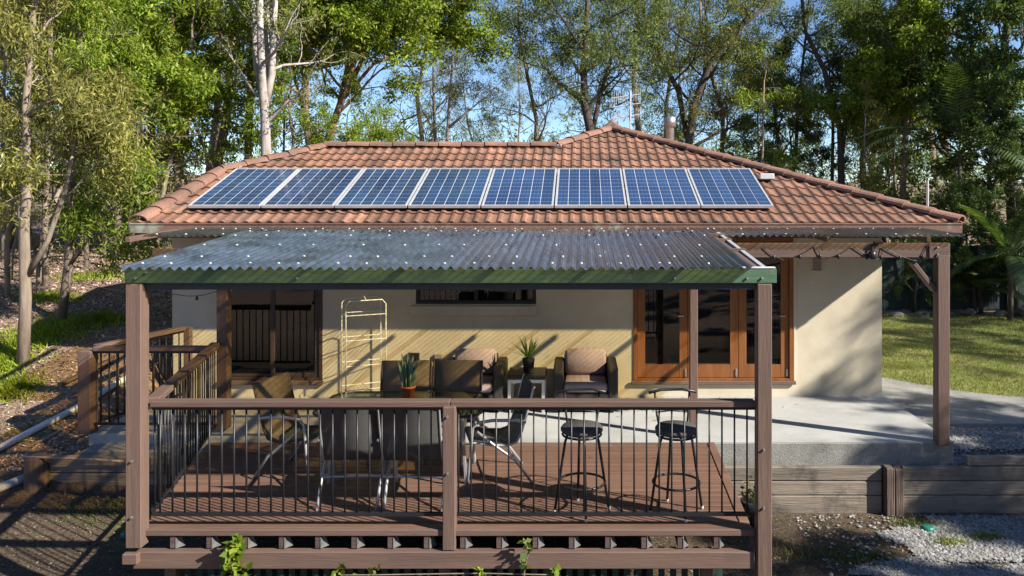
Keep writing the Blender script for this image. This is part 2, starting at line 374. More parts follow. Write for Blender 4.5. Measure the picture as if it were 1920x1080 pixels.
# ------------------------------------------------------------------ ground
LY = [-60,-30,-10,-2, 4, 7.8, 9, 9.8, 10.6, 11.3, 12, 13, 14.5, 19, 30, 60, 160, 600]
LZ = [9, 5, 1.6, -.55, -.9, -.74, -.5, -.28, .05, .42, .78, 1.05, 1.2, 1.36, 1.6, 2.3, 5, 12]
RYy = [-60,-30,-10,-2, 4, 9.25, 9.30, 9.40, 9.55, 12, 20, 30, 60, 160, 600]
RZz = [9, 5, 1.6, -.55, -.85, -.76, -.34, -.30, -.15, -.12, -.10, .1, 1.0, 4, 10]
def smooth(a, b, x):
    t = np.clip((x-a)/(b-a), 0, 1); return t*t*(3-2*t)
def gz(X, Y):
    X = np.asarray(X, float); Y = np.asarray(Y, float)
    zl = np.interp(Y, LY, LZ) + np.clip(-6.5-X, 0, 40)*.035*smooth(9, 13, Y)
    zr = np.interp(Y, RYy, RZz)
    wt = smooth(-6.35, -5.7, X)*smooth(8.9, 9.6, Y) + smooth(-5.4, -3.2, X)*(1-smooth(8.9, 9.6, Y))
    far = smooth(18, 40, Y)
    wt = wt*(1-far) + smooth(-5, 12, X)*far
    return zl*(1-wt)+zr*wt + .03*np.sin(X*2.1+Y*.7)*np.sin(Y*1.7-X*.5)*(1-smooth(-5.6, -4.6, X)*(np.abs(Y-11) < 3))
def gc(px, py):
    for Y in np.arange(7.5, 26, .03):
        if HC-(py-HY)*Y/FP <= float(gz(PX(px, Y), Y)): return PX(px, Y), Y
    return PX(px, 25), 25
def gp(px, py, dz=0):
    x, y = gc(px, py); return Vector((x, y, float(gz(x, y))+dz))
def axis(parts):
    out = []
    for a, b, s in parts: out += list(np.arange(a, b, s))
    return np.array(out + [parts[-1][1]])
gx = axis([(-500,-60,60), (-60,-20,4), (-20,12,.35), (12,60,4), (60,500,60)])
gy = np.array(sorted(set(list(axis([(-400,-40,40), (-40,0,3), (0,6,.5), (6,24,.3), (24,80,4), (80,600,40)])) + [9.25, 9.30, 9.40, 9.55])))
GX, GY = np.meshgrid(gx, gy); GZ = gz(GX, GY)
nx, ny = len(gx), len(gy)
mb = MB(); mb.v = list(map(tuple, np.stack([GX, GY, GZ], -1).reshape(-1, 3)))
mb.f = [(j*nx+i, j*nx+i+1, (j+1)*nx+i+1, (j+1)*nx+i) for j in range(ny-1) for i in range(nx-1)]
struct('ground', mb, groundm, True)

def patch(name, inside, x0, x1, y0, y1, s, dz, mat):
    xs = np.arange(x0, x1+1e-6, s); ys = np.arange(y0, y1+1e-6, s); mb = MB(); ids = {}
    def vid(i, j):
        if (i, j) not in ids: ids[(i, j)] = len(mb.v); mb.v.append((xs[i], ys[j], float(gz(xs[i], ys[j]))+dz))
        return ids[(i, j)]
    for j in range(len(ys)-1):
        for i in range(len(xs)-1):
            if inside(xs[i]+s/2, ys[j]+s/2): mb.f.append((vid(i,j), vid(i+1,j), vid(i+1,j+1), vid(i,j+1)))
    return struct(name, mb, mat, True)
def lawn_edge(x):     # the lawn's near border: curved path behind it
    return float(np.interp(x, [4.2, 4.9, 5.6, 6.3, 8, 20], [14.0, 12.9, 12.1, 11.7, 11.35, 11.2]))
patch('lawn', lambda x, y: y > lawn_edge(x), 4.4, 26, 10.8, 19.6, .2, .012, lawnm)
patch('gravel_bed', lambda x, y: 9.42 < y < 10.4, 4.0, 16, 9.3, 10.5, .1, .010, gravelm)
def gravel_low(x, y): return y < 9.1 and x > 3.5 + .5*math.sin(y*3) + .35*math.sin(y*7.1) - (y-7.5)*.25
patch('gravel_ground', gravel_low, 2.5, 12, 4.5, 9.2, .1, .012, gravelm)

# patio slab, footpath
slab = MB(); slab.add([(-4.6,9.37,0), (4.36,9.37,0), (4.36,11.6,0), (-4.6,11.6,0), (-4.6,9.385,-.42), (4.345,9.385,-.42), (4.345,11.6,-.42), (-4.6,11.6,-.42)],
         [(0,1,2,3), (0,4,5,1), (1,5,6,2), (0,3,7,4), (4,7,6,5)])
struct('patio_slab', slab, conc)
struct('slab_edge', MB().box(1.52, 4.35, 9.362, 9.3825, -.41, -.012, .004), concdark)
lm = MB().box(-5.98, -4.603, 9.70, 11.6, -.16, 0.0, .012)
struct('landing_slab', lm, conc)
struct('landing_step', MB().box(-5.9, -4.75, 9.45, 9.697, -.30, -.125, .012), concdark)
xs = [4.365, 4.9, 5.6, 6.3, 8, 14, 24]; fp = MB()
for i, x in enumerate(xs):
    yb = lawn_edge(x)+.12; yf = 10.42
    if x < 4.4: yb = 16
    fp.v += [(x, yf, -.085), (x, yb, -.085), (x, yf, -.2), (x, yb, -.2)]
for i in range(len(xs)-1):
    a, b = i*4, i*4+4; fp.f += [(a, b, b+1, a+1), (a, a+2, b+2, b), (a+1, b+1, b+3, a+3)]
struct('footpath', fp, concdark)

# ------------------------------------------------------------------ house
house = thing('house', 'cream rendered house with terracotta tiled roof behind the deck', 'house', (-.8, 14.5, 0))
WY = 11.5
def wall_holes(x0, x1, z0, z1, holes, y, th):
    mb = MB(); xs = sorted({x0, x1, *[h[0] for h in holes], *[h[1] for h in holes]}); zs = sorted({z0, z1, *[h[2] for h in holes], *[h[3] for h in holes]})
    def solid(i, j):
        if i < 0 or j < 0 or i >= len(xs)-1 or j >= len(zs)-1: return False
        cx, cz = (xs[i]+xs[i+1])/2, (zs[j]+zs[j+1])/2
        return not any(h[0] < cx < h[1] and h[2] < cz < h[3] for h in holes)
    for i in range(len(xs)-1):
        for j in range(len(zs)-1):
            if not solid(i, j): continue
            a, b, c, d = xs[i], xs[i+1], zs[j], zs[j+1]
            for yy in (y, y+th): mb.add([(a,yy,c), (b,yy,c), (b,yy,d), (a,yy,d)], [(0,1,2,3)])
            if not solid(i-1, j): mb.add([(a,y,c), (a,y+th,c), (a,y+th,d), (a,y,d)], [(0,1,2,3)])
            if not solid(i+1, j): mb.add([(b,y,c), (b,y+th,c), (b,y+th,d), (b,y,d)], [(0,1,2,3)])
            if not solid(i, j-1): mb.add([(a,y,c), (b,y,c), (b,y+th,c), (a,y+th,c)], [(0,1,2,3)])
            if not solid(i, j+1): mb.add([(a,y,d), (b,y,d), (b,y+th,d), (a,y+th,d)], [(0,1,2,3)])
    return mb
HX0, HX1 = -5.88, 4.32
SD = (-5.20, -3.72, .21, 2.27); WN = (-2.38, -.65, 1.32, 2.27); FD = (.745, 3.045, .21, 2.28)
part('wall', wall_holes(HX0, HX1, -.4, 2.52, [SD, WN, FD], WY, .22), wallm, house)
part('wall', MB().box(HX1-.22, HX1-.002, WY+.222, 18.8, -.4, 2.52), wallm, house)
part('wall', MB().box(HX0+.002, HX0+.22, WY+.222, 17.0, -.4, 2.52), wallm, house)
part('wall', MB().box(HX0+.222, HX1-.222, 18.6, 18.8, -.4, 2.52), wallm, house)
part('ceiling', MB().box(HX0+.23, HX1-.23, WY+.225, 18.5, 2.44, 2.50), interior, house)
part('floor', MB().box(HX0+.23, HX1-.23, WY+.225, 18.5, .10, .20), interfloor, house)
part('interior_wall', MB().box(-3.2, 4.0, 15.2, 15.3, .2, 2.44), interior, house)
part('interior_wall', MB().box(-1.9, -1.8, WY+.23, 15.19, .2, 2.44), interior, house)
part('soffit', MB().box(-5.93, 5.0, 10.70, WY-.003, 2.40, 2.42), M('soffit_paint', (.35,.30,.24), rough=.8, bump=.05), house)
# window sill band
part('window_sill', MB().box(-2.46, -.64, WY-.06, WY-.002, 1.165, 1.30, .01), wallm, house)

# sliding door
def frame_rect(mb, x0, x1, z0, z1, y0, y1, wd, bottom=None):
    b = bottom or wd
    mb.box(x0, x0+wd, y0, y1, z0, z1, .004); mb.box(x1-wd, x1, y0, y1, z0, z1, .004)
    mb.box(x0+wd, x1-wd, y0+.001, y1-.001, z0, z0+b, .004); mb.box(x0+wd, x1-wd, y0+.001, y1-.001, z1-wd, z1, .004)
    return mb
sdo = part('sliding_door', frame_rect(MB(), SD[0], SD[1], SD[2], SD[3], WY-.01, WY+.10, .05), winframe, house)
mid = PX(514, WY)
part('sash', frame_rect(MB(), SD[0]+.052, mid+.03, SD[2]+.052, SD[3]-.052, WY+.05, WY+.08, .045), winframe, sdo)
part('sash', frame_rect(MB(), mid-.06, SD[1]-.052, SD[2]+.052, SD[3]-.052, WY+.012, WY+.045, .065), winframe, sdo)
part('pane', MB().box(SD[0]+.10, mid-.02, WY+.060, WY+.066, SD[2]+.10, SD[3]-.10), winglass, sdo)
part('pane', MB().box(mid+.008, SD[1]-.12, WY+.026, WY+.032, SD[2]+.12, SD[3]-.12), winglass, sdo)
part('door_sill', MB().box(SD[0]-.02, SD[1]+.02, WY-.05, WY-.012, .165, .225, .006), brown[0], sdo)
# high window
wi = part('window', frame_rect(MB(), WN[0], WN[1], WN[2], WN[3], WY+.01, WY+.09, .05), winblack, house)
mid2 = (WN[0]+WN[1])/2
part('mullion', MB().box(mid2-.025, mid2+.025, WY+.012, WY+.085, WN[2]+.051, WN[3]-.051), winblack, wi)
part('pane', MB().box(WN[0]+.051, mid2-.026, WY+.045, WY+.05, WN[2]+.051, WN[3]-.051), winglass, wi)
part('pane', MB().box(mid2+.026, WN[1]-.051, WY+.050, WY+.055, WN[2]+.051, WN[3]-.051), winglass, wi)
# timber french doors: frame and four narrow leaves
fd = part('door_frame', frame_rect(MB(), FD[0], FD[1], FD[2], FD[3], WY-.015, WY+.12, .055, .04), cedar[2], house)
leafw = (FD[1]-FD[0]-.11)/3
for k in range(3):
    a = FD[0]+.055+k*leafw+.003; b = a+leafw-.006
    y0, y1, z0, z1 = WY+.02, WY+.062, FD[2]+.045, FD[3]-.06
    lf = part('door', MB().box(a, a+.115, y0, y1, z0, z1, .004).box(b-.115, b, y0, y1, z0, z1, .004).box(a+.1151, b-.1151, y0+.002, y1-.002, z0, z0+.19, .003).box(a+.1151, b-.1151, y0+.002, y1-.002, z1-.12, z1, .003), cedar[2], house)
    part('pane', MB().box(a+.114, b-.114, y0+.018, y0+.024, z0+.189, z1-.119), winglass, lf)
    if k != 1: part('handle', MB().tube([(b-.06, y0-.002, 1.15), (b-.06, y0-.04, 1.15), (b-.14, y0-.045, 1.15)], .009, 6), steel, lf)
    part('bolt', MB().lathe([(0.001, 0), (.012, 0), (.012, .09), (.001, .09)], b-.03, y0-.012, 8).box(b-.045, b-.015, y0-.006, y0, 0, .1) if False else MB().box(b-.04, b-.015, y0-.014, y0-.001, z0+.02, z0+.13, .003), steel, lf)
part('threshold', MB().box(FD[0]-.03, FD[1]+.03, WY-.05, WY-.018, .17, .222, .006), brown[0], house)
part('architrave', MB().box(FD[1]+.002, FD[1]+.035, WY-.02, WY-.003, .20, FD[3], .003), wallm, house)
# curtain folds inside french doors
def curtain_mb(x0, x1, y, z0, z1):
    mb = MB(); n = 40
    for i in range(n+1):
        x = x0+(x1-x0)*i/n; yy = y+.03*math.sin(i*1.3)
        mb.v += [(x, yy, z0), (x, yy, z1)]
    mb.f = [(2*i, 2*i+2, 2*i+3, 2*i+1) for i in range(n)]; return mb
part('curtain', curtain_mb(.82, 1.14, WY+.32, .24, 2.3), curtain, house, True)
part('curtain', curtain_mb(2.72, 2.95, WY+.32, .24, 2.3), curtain, house, True)
tag(solo('lounge_sofa', MB().box(.95, 2.3, 13.4, 14.2, .2, .6, .05).box(.95, 2.3, 14.2, 14.4, .2, 1.1, .05), rug, 'red sofa seen dimly through the timber french doors', 'sofa'))
# wall vent
v = part('vent', frame_rect(MB(), PX(1521,WY), PX(1540,WY), PZ(508,WY), PZ(478,WY), WY-.05, WY-.002, .012), wallm, house)
for k in range(4):
    zc = PZ(502-k*7, WY); part('slat', MB().bar((PX(1522,WY)+.012, WY-.03, zc), (PX(1539,WY)-.012, WY-.03, zc), .03, .008), wallm, v)
part('socket', MB().box(PX(765,WY), PX(787,WY), WY-.05, WY-.002, PZ(676,WY), PZ(661,WY), .006), blackm, house)
part('socket', MB().box(PX(815,WY), PX(830,WY), WY-.04, WY-.002, PZ(672,WY), PZ(663,WY), .006), M('grey_plastic', (.3,.28,.24), bump=0), house)

# ---- roof
SL = .36; EY, EZ = 10.64, 2.52
def rz(Y): return EZ+SL*(Y-EY)
A = (-5.95, EY); A2 = (-5.70, 12.67); R_ = (-4.45, 13.95); Q = (-.47, 13.95); PK = (.57, 15.04); B = (5.06, EY)
def r3(p, dz=0): return Vector((p[0], p[1], rz(p[1])+dz))
roof = part('roof', MB().add([r3(p, -.03) for p in (A, B, PK, Q, R_, A2)] + [Vector((5.06, 19.44, EZ-.03)), Vector((-3.83, 19.44, EZ-.03)), Vector((-5.95, 17.26, EZ-.03)), Vector((-5.7, 15.23, rz(12.67)-.03)), Vector((-.47, 15.04, rz(13.95)-.03))],
    [(0,1,2,3,4,5), (1,6,2), (6,7,2), (7,3,2), (4,3,7,8,9), (0,5,9,8), (5,4,9)]), tile, house, center=False)
cs = 1/math.sqrt(1+SL*SL); sn = SL*cs
TW, TG = .32, .345
def tile_mesh(name='roof_tile', wd=TW, ln=TG+.05):
    n = 10; mb = MB()
    for (yy, lift) in ((0, .030), (ln, .004)):
        for i in range(n+1):
            x = wd*i/n; ph = (x/wd*2) % 1.0 if i < n else 0.0
            h = .025*(math.sin(math.pi*min(ph/.62, 1.0))**1.3 if ph < .62 else -.12*math.sin(math.pi*(ph-.62)/.38))
            mb.v.append((x, yy, h+lift))
    for i in range(n+1): mb.v.append((mb.v[i][0], .004, mb.v[i][2]-.026))
    for i in range(n):
        mb.f.append((i, i+1, n+2+i, n+1+i)); mb.f.append((i, 2*n+2+i, 2*n+3+i, i+1))
    return mb
tmesh = tile_mesh().mesh('roof_tile', tile, False)
for p_ in tmesh.polygons: p_.use_smooth = False
poly2 = [A, B, PK, Q, R_, A2]
def inside(p, pl):
    r = False
    for i in range(len(pl)):
        a, b = pl[i], pl[i-1]
        if (a[1] > p[1]) != (b[1] > p[1]) and p[0] < (b[0]-a[0])*(p[1]-a[1])/(b[1]-a[1])+a[0]: r = not r
    return r
rot_t = (math.atan(SL), 0, 0); woff = wpos(roof)
rnd = random.Random(5)
courses = 14
for r in range(courses):
    y0 = EY-.035+r*TG*cs
    for cI in range(0, 36):
        x0 = -6.1+cI*TW
        pts = [(x0+u*TW, y0+v2*(TG+.03)*cs) for u in (.02,.5,.98) for v2 in (.12,.5,.98)]
        ins = [inside((px, max(py, EY+.01)), poly2) for px, py in pts]
        if not any(ins): continue
        loc = Vector((x0, y0, rz(y0)-.008))
        me = tmesh
        if not all(ins):
            bm = bmesh.new(); bm.from_mesh(tmesh); mtx = Matrix.Translation(loc) @ Matrix.Rotation(math.atan(SL), 4, 'X')
            bm.transform(mtx)
            for i in range(len(poly2)):
                a, b = poly2[i], poly2[(i+1) % 6]
                if i == 0: continue
                d = Vector((b[0]-a[0], b[1]-a[1], 0)); nrm = Vector((d.y, -d.x, 0)).normalized()
                if i == 2 and x0 < -.5: continue       # the valley side of the peak only trims tiles beside it
                if i == 2:
                    pass
                if i == 3 and y0+TG*cs < Q[1]-.4: continue
                if i == 3 and x0 > Q[0]-.05: continue
                bmesh.ops.bisect_plane(bm, geom=bm.verts[:]+bm.edges[:]+bm.faces[:], plane_co=(a[0], a[1], 0), plane_no=nrm, clear_outer=True)
            if len(bm.faces) < 2: bm.free(); continue
            bm.transform(mtx.inverted()); me = bpy.data.meshes.new('roof_tile'); bm.to_mesh(me); bm.free(); me.materials.append(tile)
        o = link('roof_tile', me, roof, tuple(loc-woff), (rot_t[0]+rnd.uniform(-.006,.006), rnd.uniform(-.008,.008), 0))
# caps along the hips, ridge and verge
def cap_mesh(L):
    mb = MB(); n = 8
    for k, (t0, s_) in enumerate(((0, 1.0), (L+.04, .90))):
        for i in range(n+1):
            a = math.pi*i/n; mb.v.append((t0, .135*s_*math.cos(a), .085*s_*math.sin(a)**.8-.02+(.012 if k == 0 else 0)))
    for i in range(n): mb.f.append((i, i+1, n+2+i, n+1+i))
    base = len(mb.v)
    for i in range(n+1):
        x, y, z = mb.v[i]; mb.v.append((x+.003, y*.86, z-.022))
    for i in range(n): mb.f.append((i, base+i, base+i+1, i+1))
    return mb.mesh('ridge_cap', capm, False)
capmesh = cap_mesh(.38)
def caps(a, b, lift=.03):
    a, b = Vector(a), Vector(b); d = b-a; n = max(1, round(d.length/.38)); q = d.to_track_quat('X', 'Z').to_euler()
    for i in range(n):
        p = a+d*(i/n); o = link('ridge_cap', capmesh, roof, tuple(p+Vector((0,0,lift))-woff)); o.rotation_euler = (q.x+rnd.uniform(-.02,.02), q.y+rnd.uniform(-.012,.012), q.z+rnd.uniform(-.015,.015)); o.scale = (d.length/n/.38, 1, 1)
caps(r3((A[0]+.05, A[1])), r3(A2)); caps(r3(A2), r3(R_)); caps(r3(R_), r3(Q)); caps(r3(Q), r3(PK)); caps(r3(B), r3(PK))
part('finial_cap', MB().lathe([(.001,.16), (.09,.15), (.19,.06), (.22,-.03)][::-1], PK[0], PK[1], 12).add([], []) if False else MB().tube([r3(PK, .02)+Vector((-.13,-.05,-.04)), r3(PK, .075), r3(PK, .02)+Vector((.15,-.08,-.05))], [.09,.11,.09], 10), capm, roof)
# gutter
gt = MB().box(-5.95, 5.02, EY-.105, EY-.02, EZ-.135, EZ-.022, .006)
part('gutter', gt, gutm, house)
part('gutter_lip', MB().box(-5.955, 5.025, EY-.115, EY-.09, EZ-.020, EZ+.000, .004), gutm, house)
part('gutter', MB().box(4.96, 5.018, EY-.015, 19.5, EZ-.135, EZ-.022, .006), gutm, house)
part('fascia', MB().box(-5.94, 4.94, EY-.012, EY+.02, EZ-.2, EZ-.03), brown[0], house)
part('flue_pipe', MB().lathe([(.085,3.4), (.085,4.24), (.09,4.25), (.125,4.25), (.125,4.44), (.03,4.46)], PX(1256,16.2), 16.2, 16), steel, house, True)
# vent pipe on the right-hand side
part('vent_pipe', MB().lathe([(.022,2.6), (.022,3.12), (.001,3.12)], PX(1739,13), 13, 8), alu, house)

# solar panels
PY0, PZ0 = 10.95, 2.73; PW, PL = .985, 1.64
ang = math.atan(SL)
px0 = PX(352.5, PY0)
plabs = ['leftmost solar panel beside the roof verge', 'second solar panel from the verge end of the row', 'third solar panel from the verge end of the row', 'fourth solar panel from the verge end of the row',
         'fifth solar panel from the verge end of the row', 'third solar panel from the isolator end of the row', 'second last solar panel before the isolator box', 'rightmost solar panel beside the white isolator box']
fr = MB(); fw = .028
fr.box(0, fw, 0, PL, 0, .04, .002).box(PW-fw, PW, 0, PL, 0, .04, .002).box(fw, PW-fw, 0, fw, .001, .039).box(fw, PW-fw, PL-fw, PL, .001, .039)
frm = fr.mesh('frame', alu); bsm = MB().box(fw, PW-fw, fw, PL-fw, .018, .030).mesh('backsheet', M('white_backsheet', (.62,.64,.66), rough=.35, bump=0, grainy=0))
cwid = (PW-2*fw)/6
strm = MB().box(.006, cwid-.006, fw+.004, PL-fw-.004, .031, .034).mesh('cell_string', cellm)
for k in range(8):
    t = thing('solar_panel', plabs[k]+', blue cells in silver frame', 'solar panel', (px0+k*1.004, PY0, PZ0-.02), 0, 'solar panels on the tiled roof')
    t.rotation_euler = (ang, 0, 0)
    link('frame', frm, t); link('backsheet', bsm, t)
    for s in range(6): link('cell_string', strm, t, (fw+s*cwid, 0, 0))
mbr = MB()
for yy in (11.3, 12.1): mbr.box(px0+.02, px0+8.0, yy-.02, yy+.02, rz(yy)+.035, rz(yy)+.085)
solo('mounting_rails', mbr, alu, 'aluminium mounting rails under the row of solar panels', 'rail')
pi_ = P(1437, 331, 12.2)
solo('isolator_box', MB().box(pi_.x-.12, pi_.x+.10, 12.1, 12.25, rz(12.2)+.04, rz(12.2)+.13, .01).tube([(pi_.x-.1, 12.2, rz(12.2)+.06), (2.6, 12.2, rz(12.2)+.06)], .015), whitep, 'white isolator box on tiles beside the solar panels', 'isolator')

# TV antenna
ant = thing('tv_antenna', 'rooftop television antenna with rows of thin rods behind the roof peak', 'antenna', (PX(1182,16.5), 16.5, 3.6))
ax_, ay_ = PX(1182, 16.5), 16.5
part('mast', MB().tube([(ax_, ay_, 3.3), (ax_, ay_, PZ(170, ay_))], .016, 8), alu, ant)
for zz in (PZ(180,ay_), PZ(197,ay_), PZ(218,ay_)):
    part('boom', MB().tube([(PX(1146,ay_), ay_-.1, zz-.06), (PX(1202,ay_), ay_+.1, zz+.05)], .012, 6), steel, ant)
for zz in (PZ(180,ay_), PZ(216,ay_)):
    for k in range(14):
        f = k/13; x = PX(1147,ay_)*(1-f)+PX(1201,ay_)*f; z = zz-.06+.11*f
        part('rod', MB().tube([(x, ay_-.1+.2*f, z-.12), (x, ay_-.1+.2*f, z+.12)], .0045, 5), steel, ant)

# ------------------------------------------------------------------ deck
deck = thing('deck', 'raised timber deck with reddish brown boards in front of house', 'deck', (-1.2, 8.2, -.4))
DF, DB = 6.98, 9.365
def dl(y): return -3.84+(y-7.0)*(-4.38+3.84)/(9.365-7.0)
def dr(y): return 1.49+(y-7.0)*.03
nb = 19; bw = (DB-DF)/nb
for i in range(nb):
    y0 = DF+i*bw; y1 = y0+bw-.006
    mb = MB(); x0, x1 = dl(y0), dr(y0)-.10
    if i == 0: x1 = dr(y0)
    mb.box(x0, x1, y0, y1, -.028, rnd.uniform(-.0015, .0015), .004)
    part('deck_board', mb, deckm, deck)
part('edge_board', MB().bar((dr(7.1)-.045, DF+bw, -.012), (dr(9.3)-.045, DB-.004, -.012), .088, .03, .004), deckm, deck)
part('front_trim', MB().box(-3.86, 1.51, DF-.045, DF-.003, -.055, .001, .006), brown[0], deck)
hangerm = M('dull_joist_hanger', (.15,.15,.145), (.10,.10,.095), rough=.6, metal=.2)
for k in range(17):
    x = -3.55+k*.315
    j = part('joist', MB().box(x-.022, x+.022, DF-.03, DB-.03, -.165, -.06), dkbrown, deck)
    part('joist_hanger', MB().add([(x+.026,DF-.035,-.165), (x+.08,DF+.03,-.165), (x+.026,DF+.05,-.165), (x+.026,DF-.035,-.07), (x+.05,DF+.02,-.07)], [(0,1,4,3), (0,2,1), (0,3,2), (3,4,2), (1,2,4)]), hangerm, j)
part('bearer', MB().box(-3.87, 1.49, 6.90, 6.985, -.325, -.175, .008), brown[0], deck)
part('bearer', MB().box(-3.8, 1.4, 8.6, 8.68, -.325, -.175, .008), brown[0], deck)
part('bearer_end', MB().box(-3.93, -3.80, 6.84, 6.90, -.26, -.17, .006), brown[0], deck)
for x in (-3.6, -1.2, 1.1): part('stump', MB().box(x-.05, x+.05, 7.0, 7.1, -.9, -.33, .005), brown[2], deck)
# screen of pickets under the deck
scr = thing('underfloor_screen', 'dark green picket screen closing the space under the deck', 'screen', (-1.2, 7.25, -.8))
part('rail', MB().box(-3.7, 1.35, 7.29, 7.32, -.42, -.37), fencem, scr)
pk = MB().box(-.028, .028, -.008, .008, 0, .5).mesh('picket', M('green_picket', (.02,.075,.055), bump=.1, rough=.6))
for k in range(48): link('picket', pk, scr, (-3.68+k*.105+1.2, .03, 0))

# balustrades
def bolt(parent, x, y, z):
    part('bolt', MB().lathe([(.012,0), (.012,.012), (.004,.016)], 0, 0, 8) if False else MB().tube([(x, y, z), (x, y-.018, z)], .011, 8), steel, parent)
def railing(name, label, a, b, n, zt=1.107, skip=0, topw=.115):
    a, b = Vector(a), Vector(b); t = thing(name, label, 'railing', tuple((a+b)/2), 0, 'timber capped railings with black balusters')
    d = (b-a).normalized(); ax = 0 if abs(d.x) > abs(d.y) else 1
    h = Vector((0,0,1))
    part('handrail', MB().bar(a+h*(zt-.028), b+h*(zt-.028), topw, .056, .008), brown[ax], t)
    part('top_bar', MB().bar(a+h*(zt-.072), b+h*(zt-.072), .035, .026), blackm, t)
    part('bottom_bar', MB().bar(a+h*.105, b+h*.105, .035, .03), blackm, t)
    bm_ = MB().tube([(0,0,.115), (0,0,zt-.08)], .0085, 6).mesh('baluster', blackm, True); off = wpos(t)
    for i in range(n):
        p = a+(b-a)*((i+.6)/(n+.2)); link('baluster', bm_, t, tuple(p-off))
    return t
railing('deck_railing', 'long front deck railing, bay nearest the dining table chairs', (-3.76, 7.02, 0), (-1.146, 7.02, 0), 24)
railing('deck_railing', 'front deck railing, bay in front of the bar stools', (-1.144, 7.02, 0), (1.52, 7.022, 0), 24)
railing('deck_railing', 'deck side railing with golden brown handrail running back to the house', (-3.80, 7.09, 0), (-4.44, 9.72, 0), 24)
railing('landing_railing', 'short level railing across the concrete landing', (-5.93, 9.76, 0), (-4.50, 9.76, 0), 13, 1.05)
railing('landing_railing', 'railing at the outer side of landing, ending at house wall', (-5.97, 9.85, 0), (-5.58, 11.2, 0), 12, 1.05)
# posts
def post(name, label, x, y, z0, z1, wd=.105, bolts=(), group='brown timber posts'):
    o = thing(name, label, 'post', (x, y, z0), 0, group)
    part('shaft', MB().box(x-wd/2, x+wd/2, y-wd/2, y+wd/2, z0, z1, .007), brown[2], o)
    for z in bolts: bolt(o, x-.01, y-wd/2, z)
    return o
DRZ = 2.14
post('timber_post', 'tall brown deck corner post at the left end of front railing', -3.845, 6.93, -.13, DRZ, .135, (.62, .14))
post('timber_post', 'tall brown deck corner post beside the bar stools', 1.575, 6.93, -.9, DRZ, .125, (.72, .22))
post('railing_post', 'short brown post in the middle of the front deck railing', -1.145, 6.965, -.17, 1.07, .11, (.99, .50))
post('timber_post', 'brown post carrying the patio cover beside sliding door', PX(420,9.76), 9.76, .05, 2.22, .13)
post('timber_post', 'slim brown post standing on slab before the french doors', PX(1300,9.55), 9.55, 0, 2.22, .095)
post('timber_post', 'brown outer post at the corner of slab by gravel', PX(1765,9.36), 9.36, -.02, 2.2, .14)
post('railing_post', 'squat brown post at the outer corner of the landing railing', -6.02, 9.76, .0, 1.0, .16)
post('railing_post', 'brown end post of the landing railing against house wall', -5.53, 11.25, .0, 1.03, .09)

# ------------------------------------------------------------------ verandah strip cover along the house
ver = thing('verandah_cover', 'narrow corrugated verandah roof strip on brown beams under the gutter', 'verandah', (0, 9.9, 2.2))
part('beam', MB().box(PX(1330,9.36), PX(1778,9.36), 9.31, 9.38, 2.165, 2.335, .006), brown[0], ver)
part('beam', MB().box(-5.15, PX(1330,9.36)-.002, 9.60, 9.67, 2.10, 2.25, .006), brown[0], ver)
part('brace', MB().bar(P(1708,490,9.40), P(1752,545,9.40), .05, .13, .006, up=(0,1,0)), brown[2], ver)
part('bracket', MB().box(PX(1742,9.3), PX(1779,9.3), 9.292, 9.308, 2.16, 2.34, .004), brown[0], ver)
for z in (2.21, 2.29): bolt(ver, PX(1757,9.3), 9.290, z)
for k in range(9):
    x = -5.3+k*1.17
    part('rafter', MB().bar((x, 9.34, 2.375), (x, 10.46, 2.415), .045, .06), brown[1], ver)
def sheet(x0, x1, ya, za, yb, zb, pitch=.085, amp=.016, lift=0.0):
    n = int((x1-x0)/pitch*8); mb = MB(); rows = 5
    for r in range(rows):
        f = r/(rows-1)
        for i in range(n+1):
            x = x0+(x1-x0)*i/n
            mb.v.append((x, ya+(yb-ya)*f, za+(zb-za)*f+amp*math.cos(2*math.pi*x/pitch)+lift))
    mb.f = [(r*(n+1)+i, r*(n+1)+i+1, (r+1)*(n+1)+i+1, (r+1)*(n+1)+i) for r in range(rows-1) for i in range(n)]
    return mb
x = -5.06; k = 0
while x < 4.3:
    x1 = min(x+.87, 4.42); part('corrugated_sheet', sheet(x, x1, 9.20, 2.425, 10.56, 2.452, lift=.003*(k % 2)), polystrip, ver, True); x += .80; k += 1
def screws(parent, pts):
    mb = MB()
    for p in pts: mb.lathe([(.013, p[2]), (.012, p[2]+.006), (.005, p[2]+.011)], p[0], p[1], 8)
    o = part('screw_cap', mb, whitep, parent); o['kind'] = 'stuff'; return o
rs = random.Random(3); pts = []
for y, z in ((9.3, 2.427), (10.25, 2.446)):
    xx = -4.95
    while xx < 4.35:
        xq = round(xx/.085)*.085; pts.append((xq, y+rs.uniform(-.02,.02), z+.012)); xx += rs.choice((.23, .23, .30, .10, .38))
screws(ver, pts)

# ------------------------------------------------------------------ deck cover
cov = thing('deck_cover', 'corrugated smoked plastic deck roof with faded green fascia', 'deck roof', (-1.2, 8.1, 2.1))
FY = 6.90
def zroof(y): return 2.285+(y-6.83)*(2.475-2.285)/(9.35-6.83)
def cxl(y): return -3.97+(y-6.83)*(.10)
sh = 0; x = -3.96
while x < 1.42:
    x1 = min(x+.87, 1.47); part('corrugated_sheet', sheet(x, x1, 6.77, zroof(6.77), 9.35, zroof(9.35), lift=.003*(sh % 2)), poly, cov, True); x += .80; sh += 1
fa = part('fascia', MB().box(-3.93, 1.68, FY-.018, FY+.018, 2.145, 2.268, .004), greenp, cov)
part('fascia_cap', MB().box(1.38, 1.67, FY-.024, FY+.03, 2.271, 2.285, .004), whitep, cov)
for px in (258, 278, 560, 1265, 1400, 1428): bolt(cov, PX(px,FY), FY-.018, 2.19+.05*((px//7) % 2))
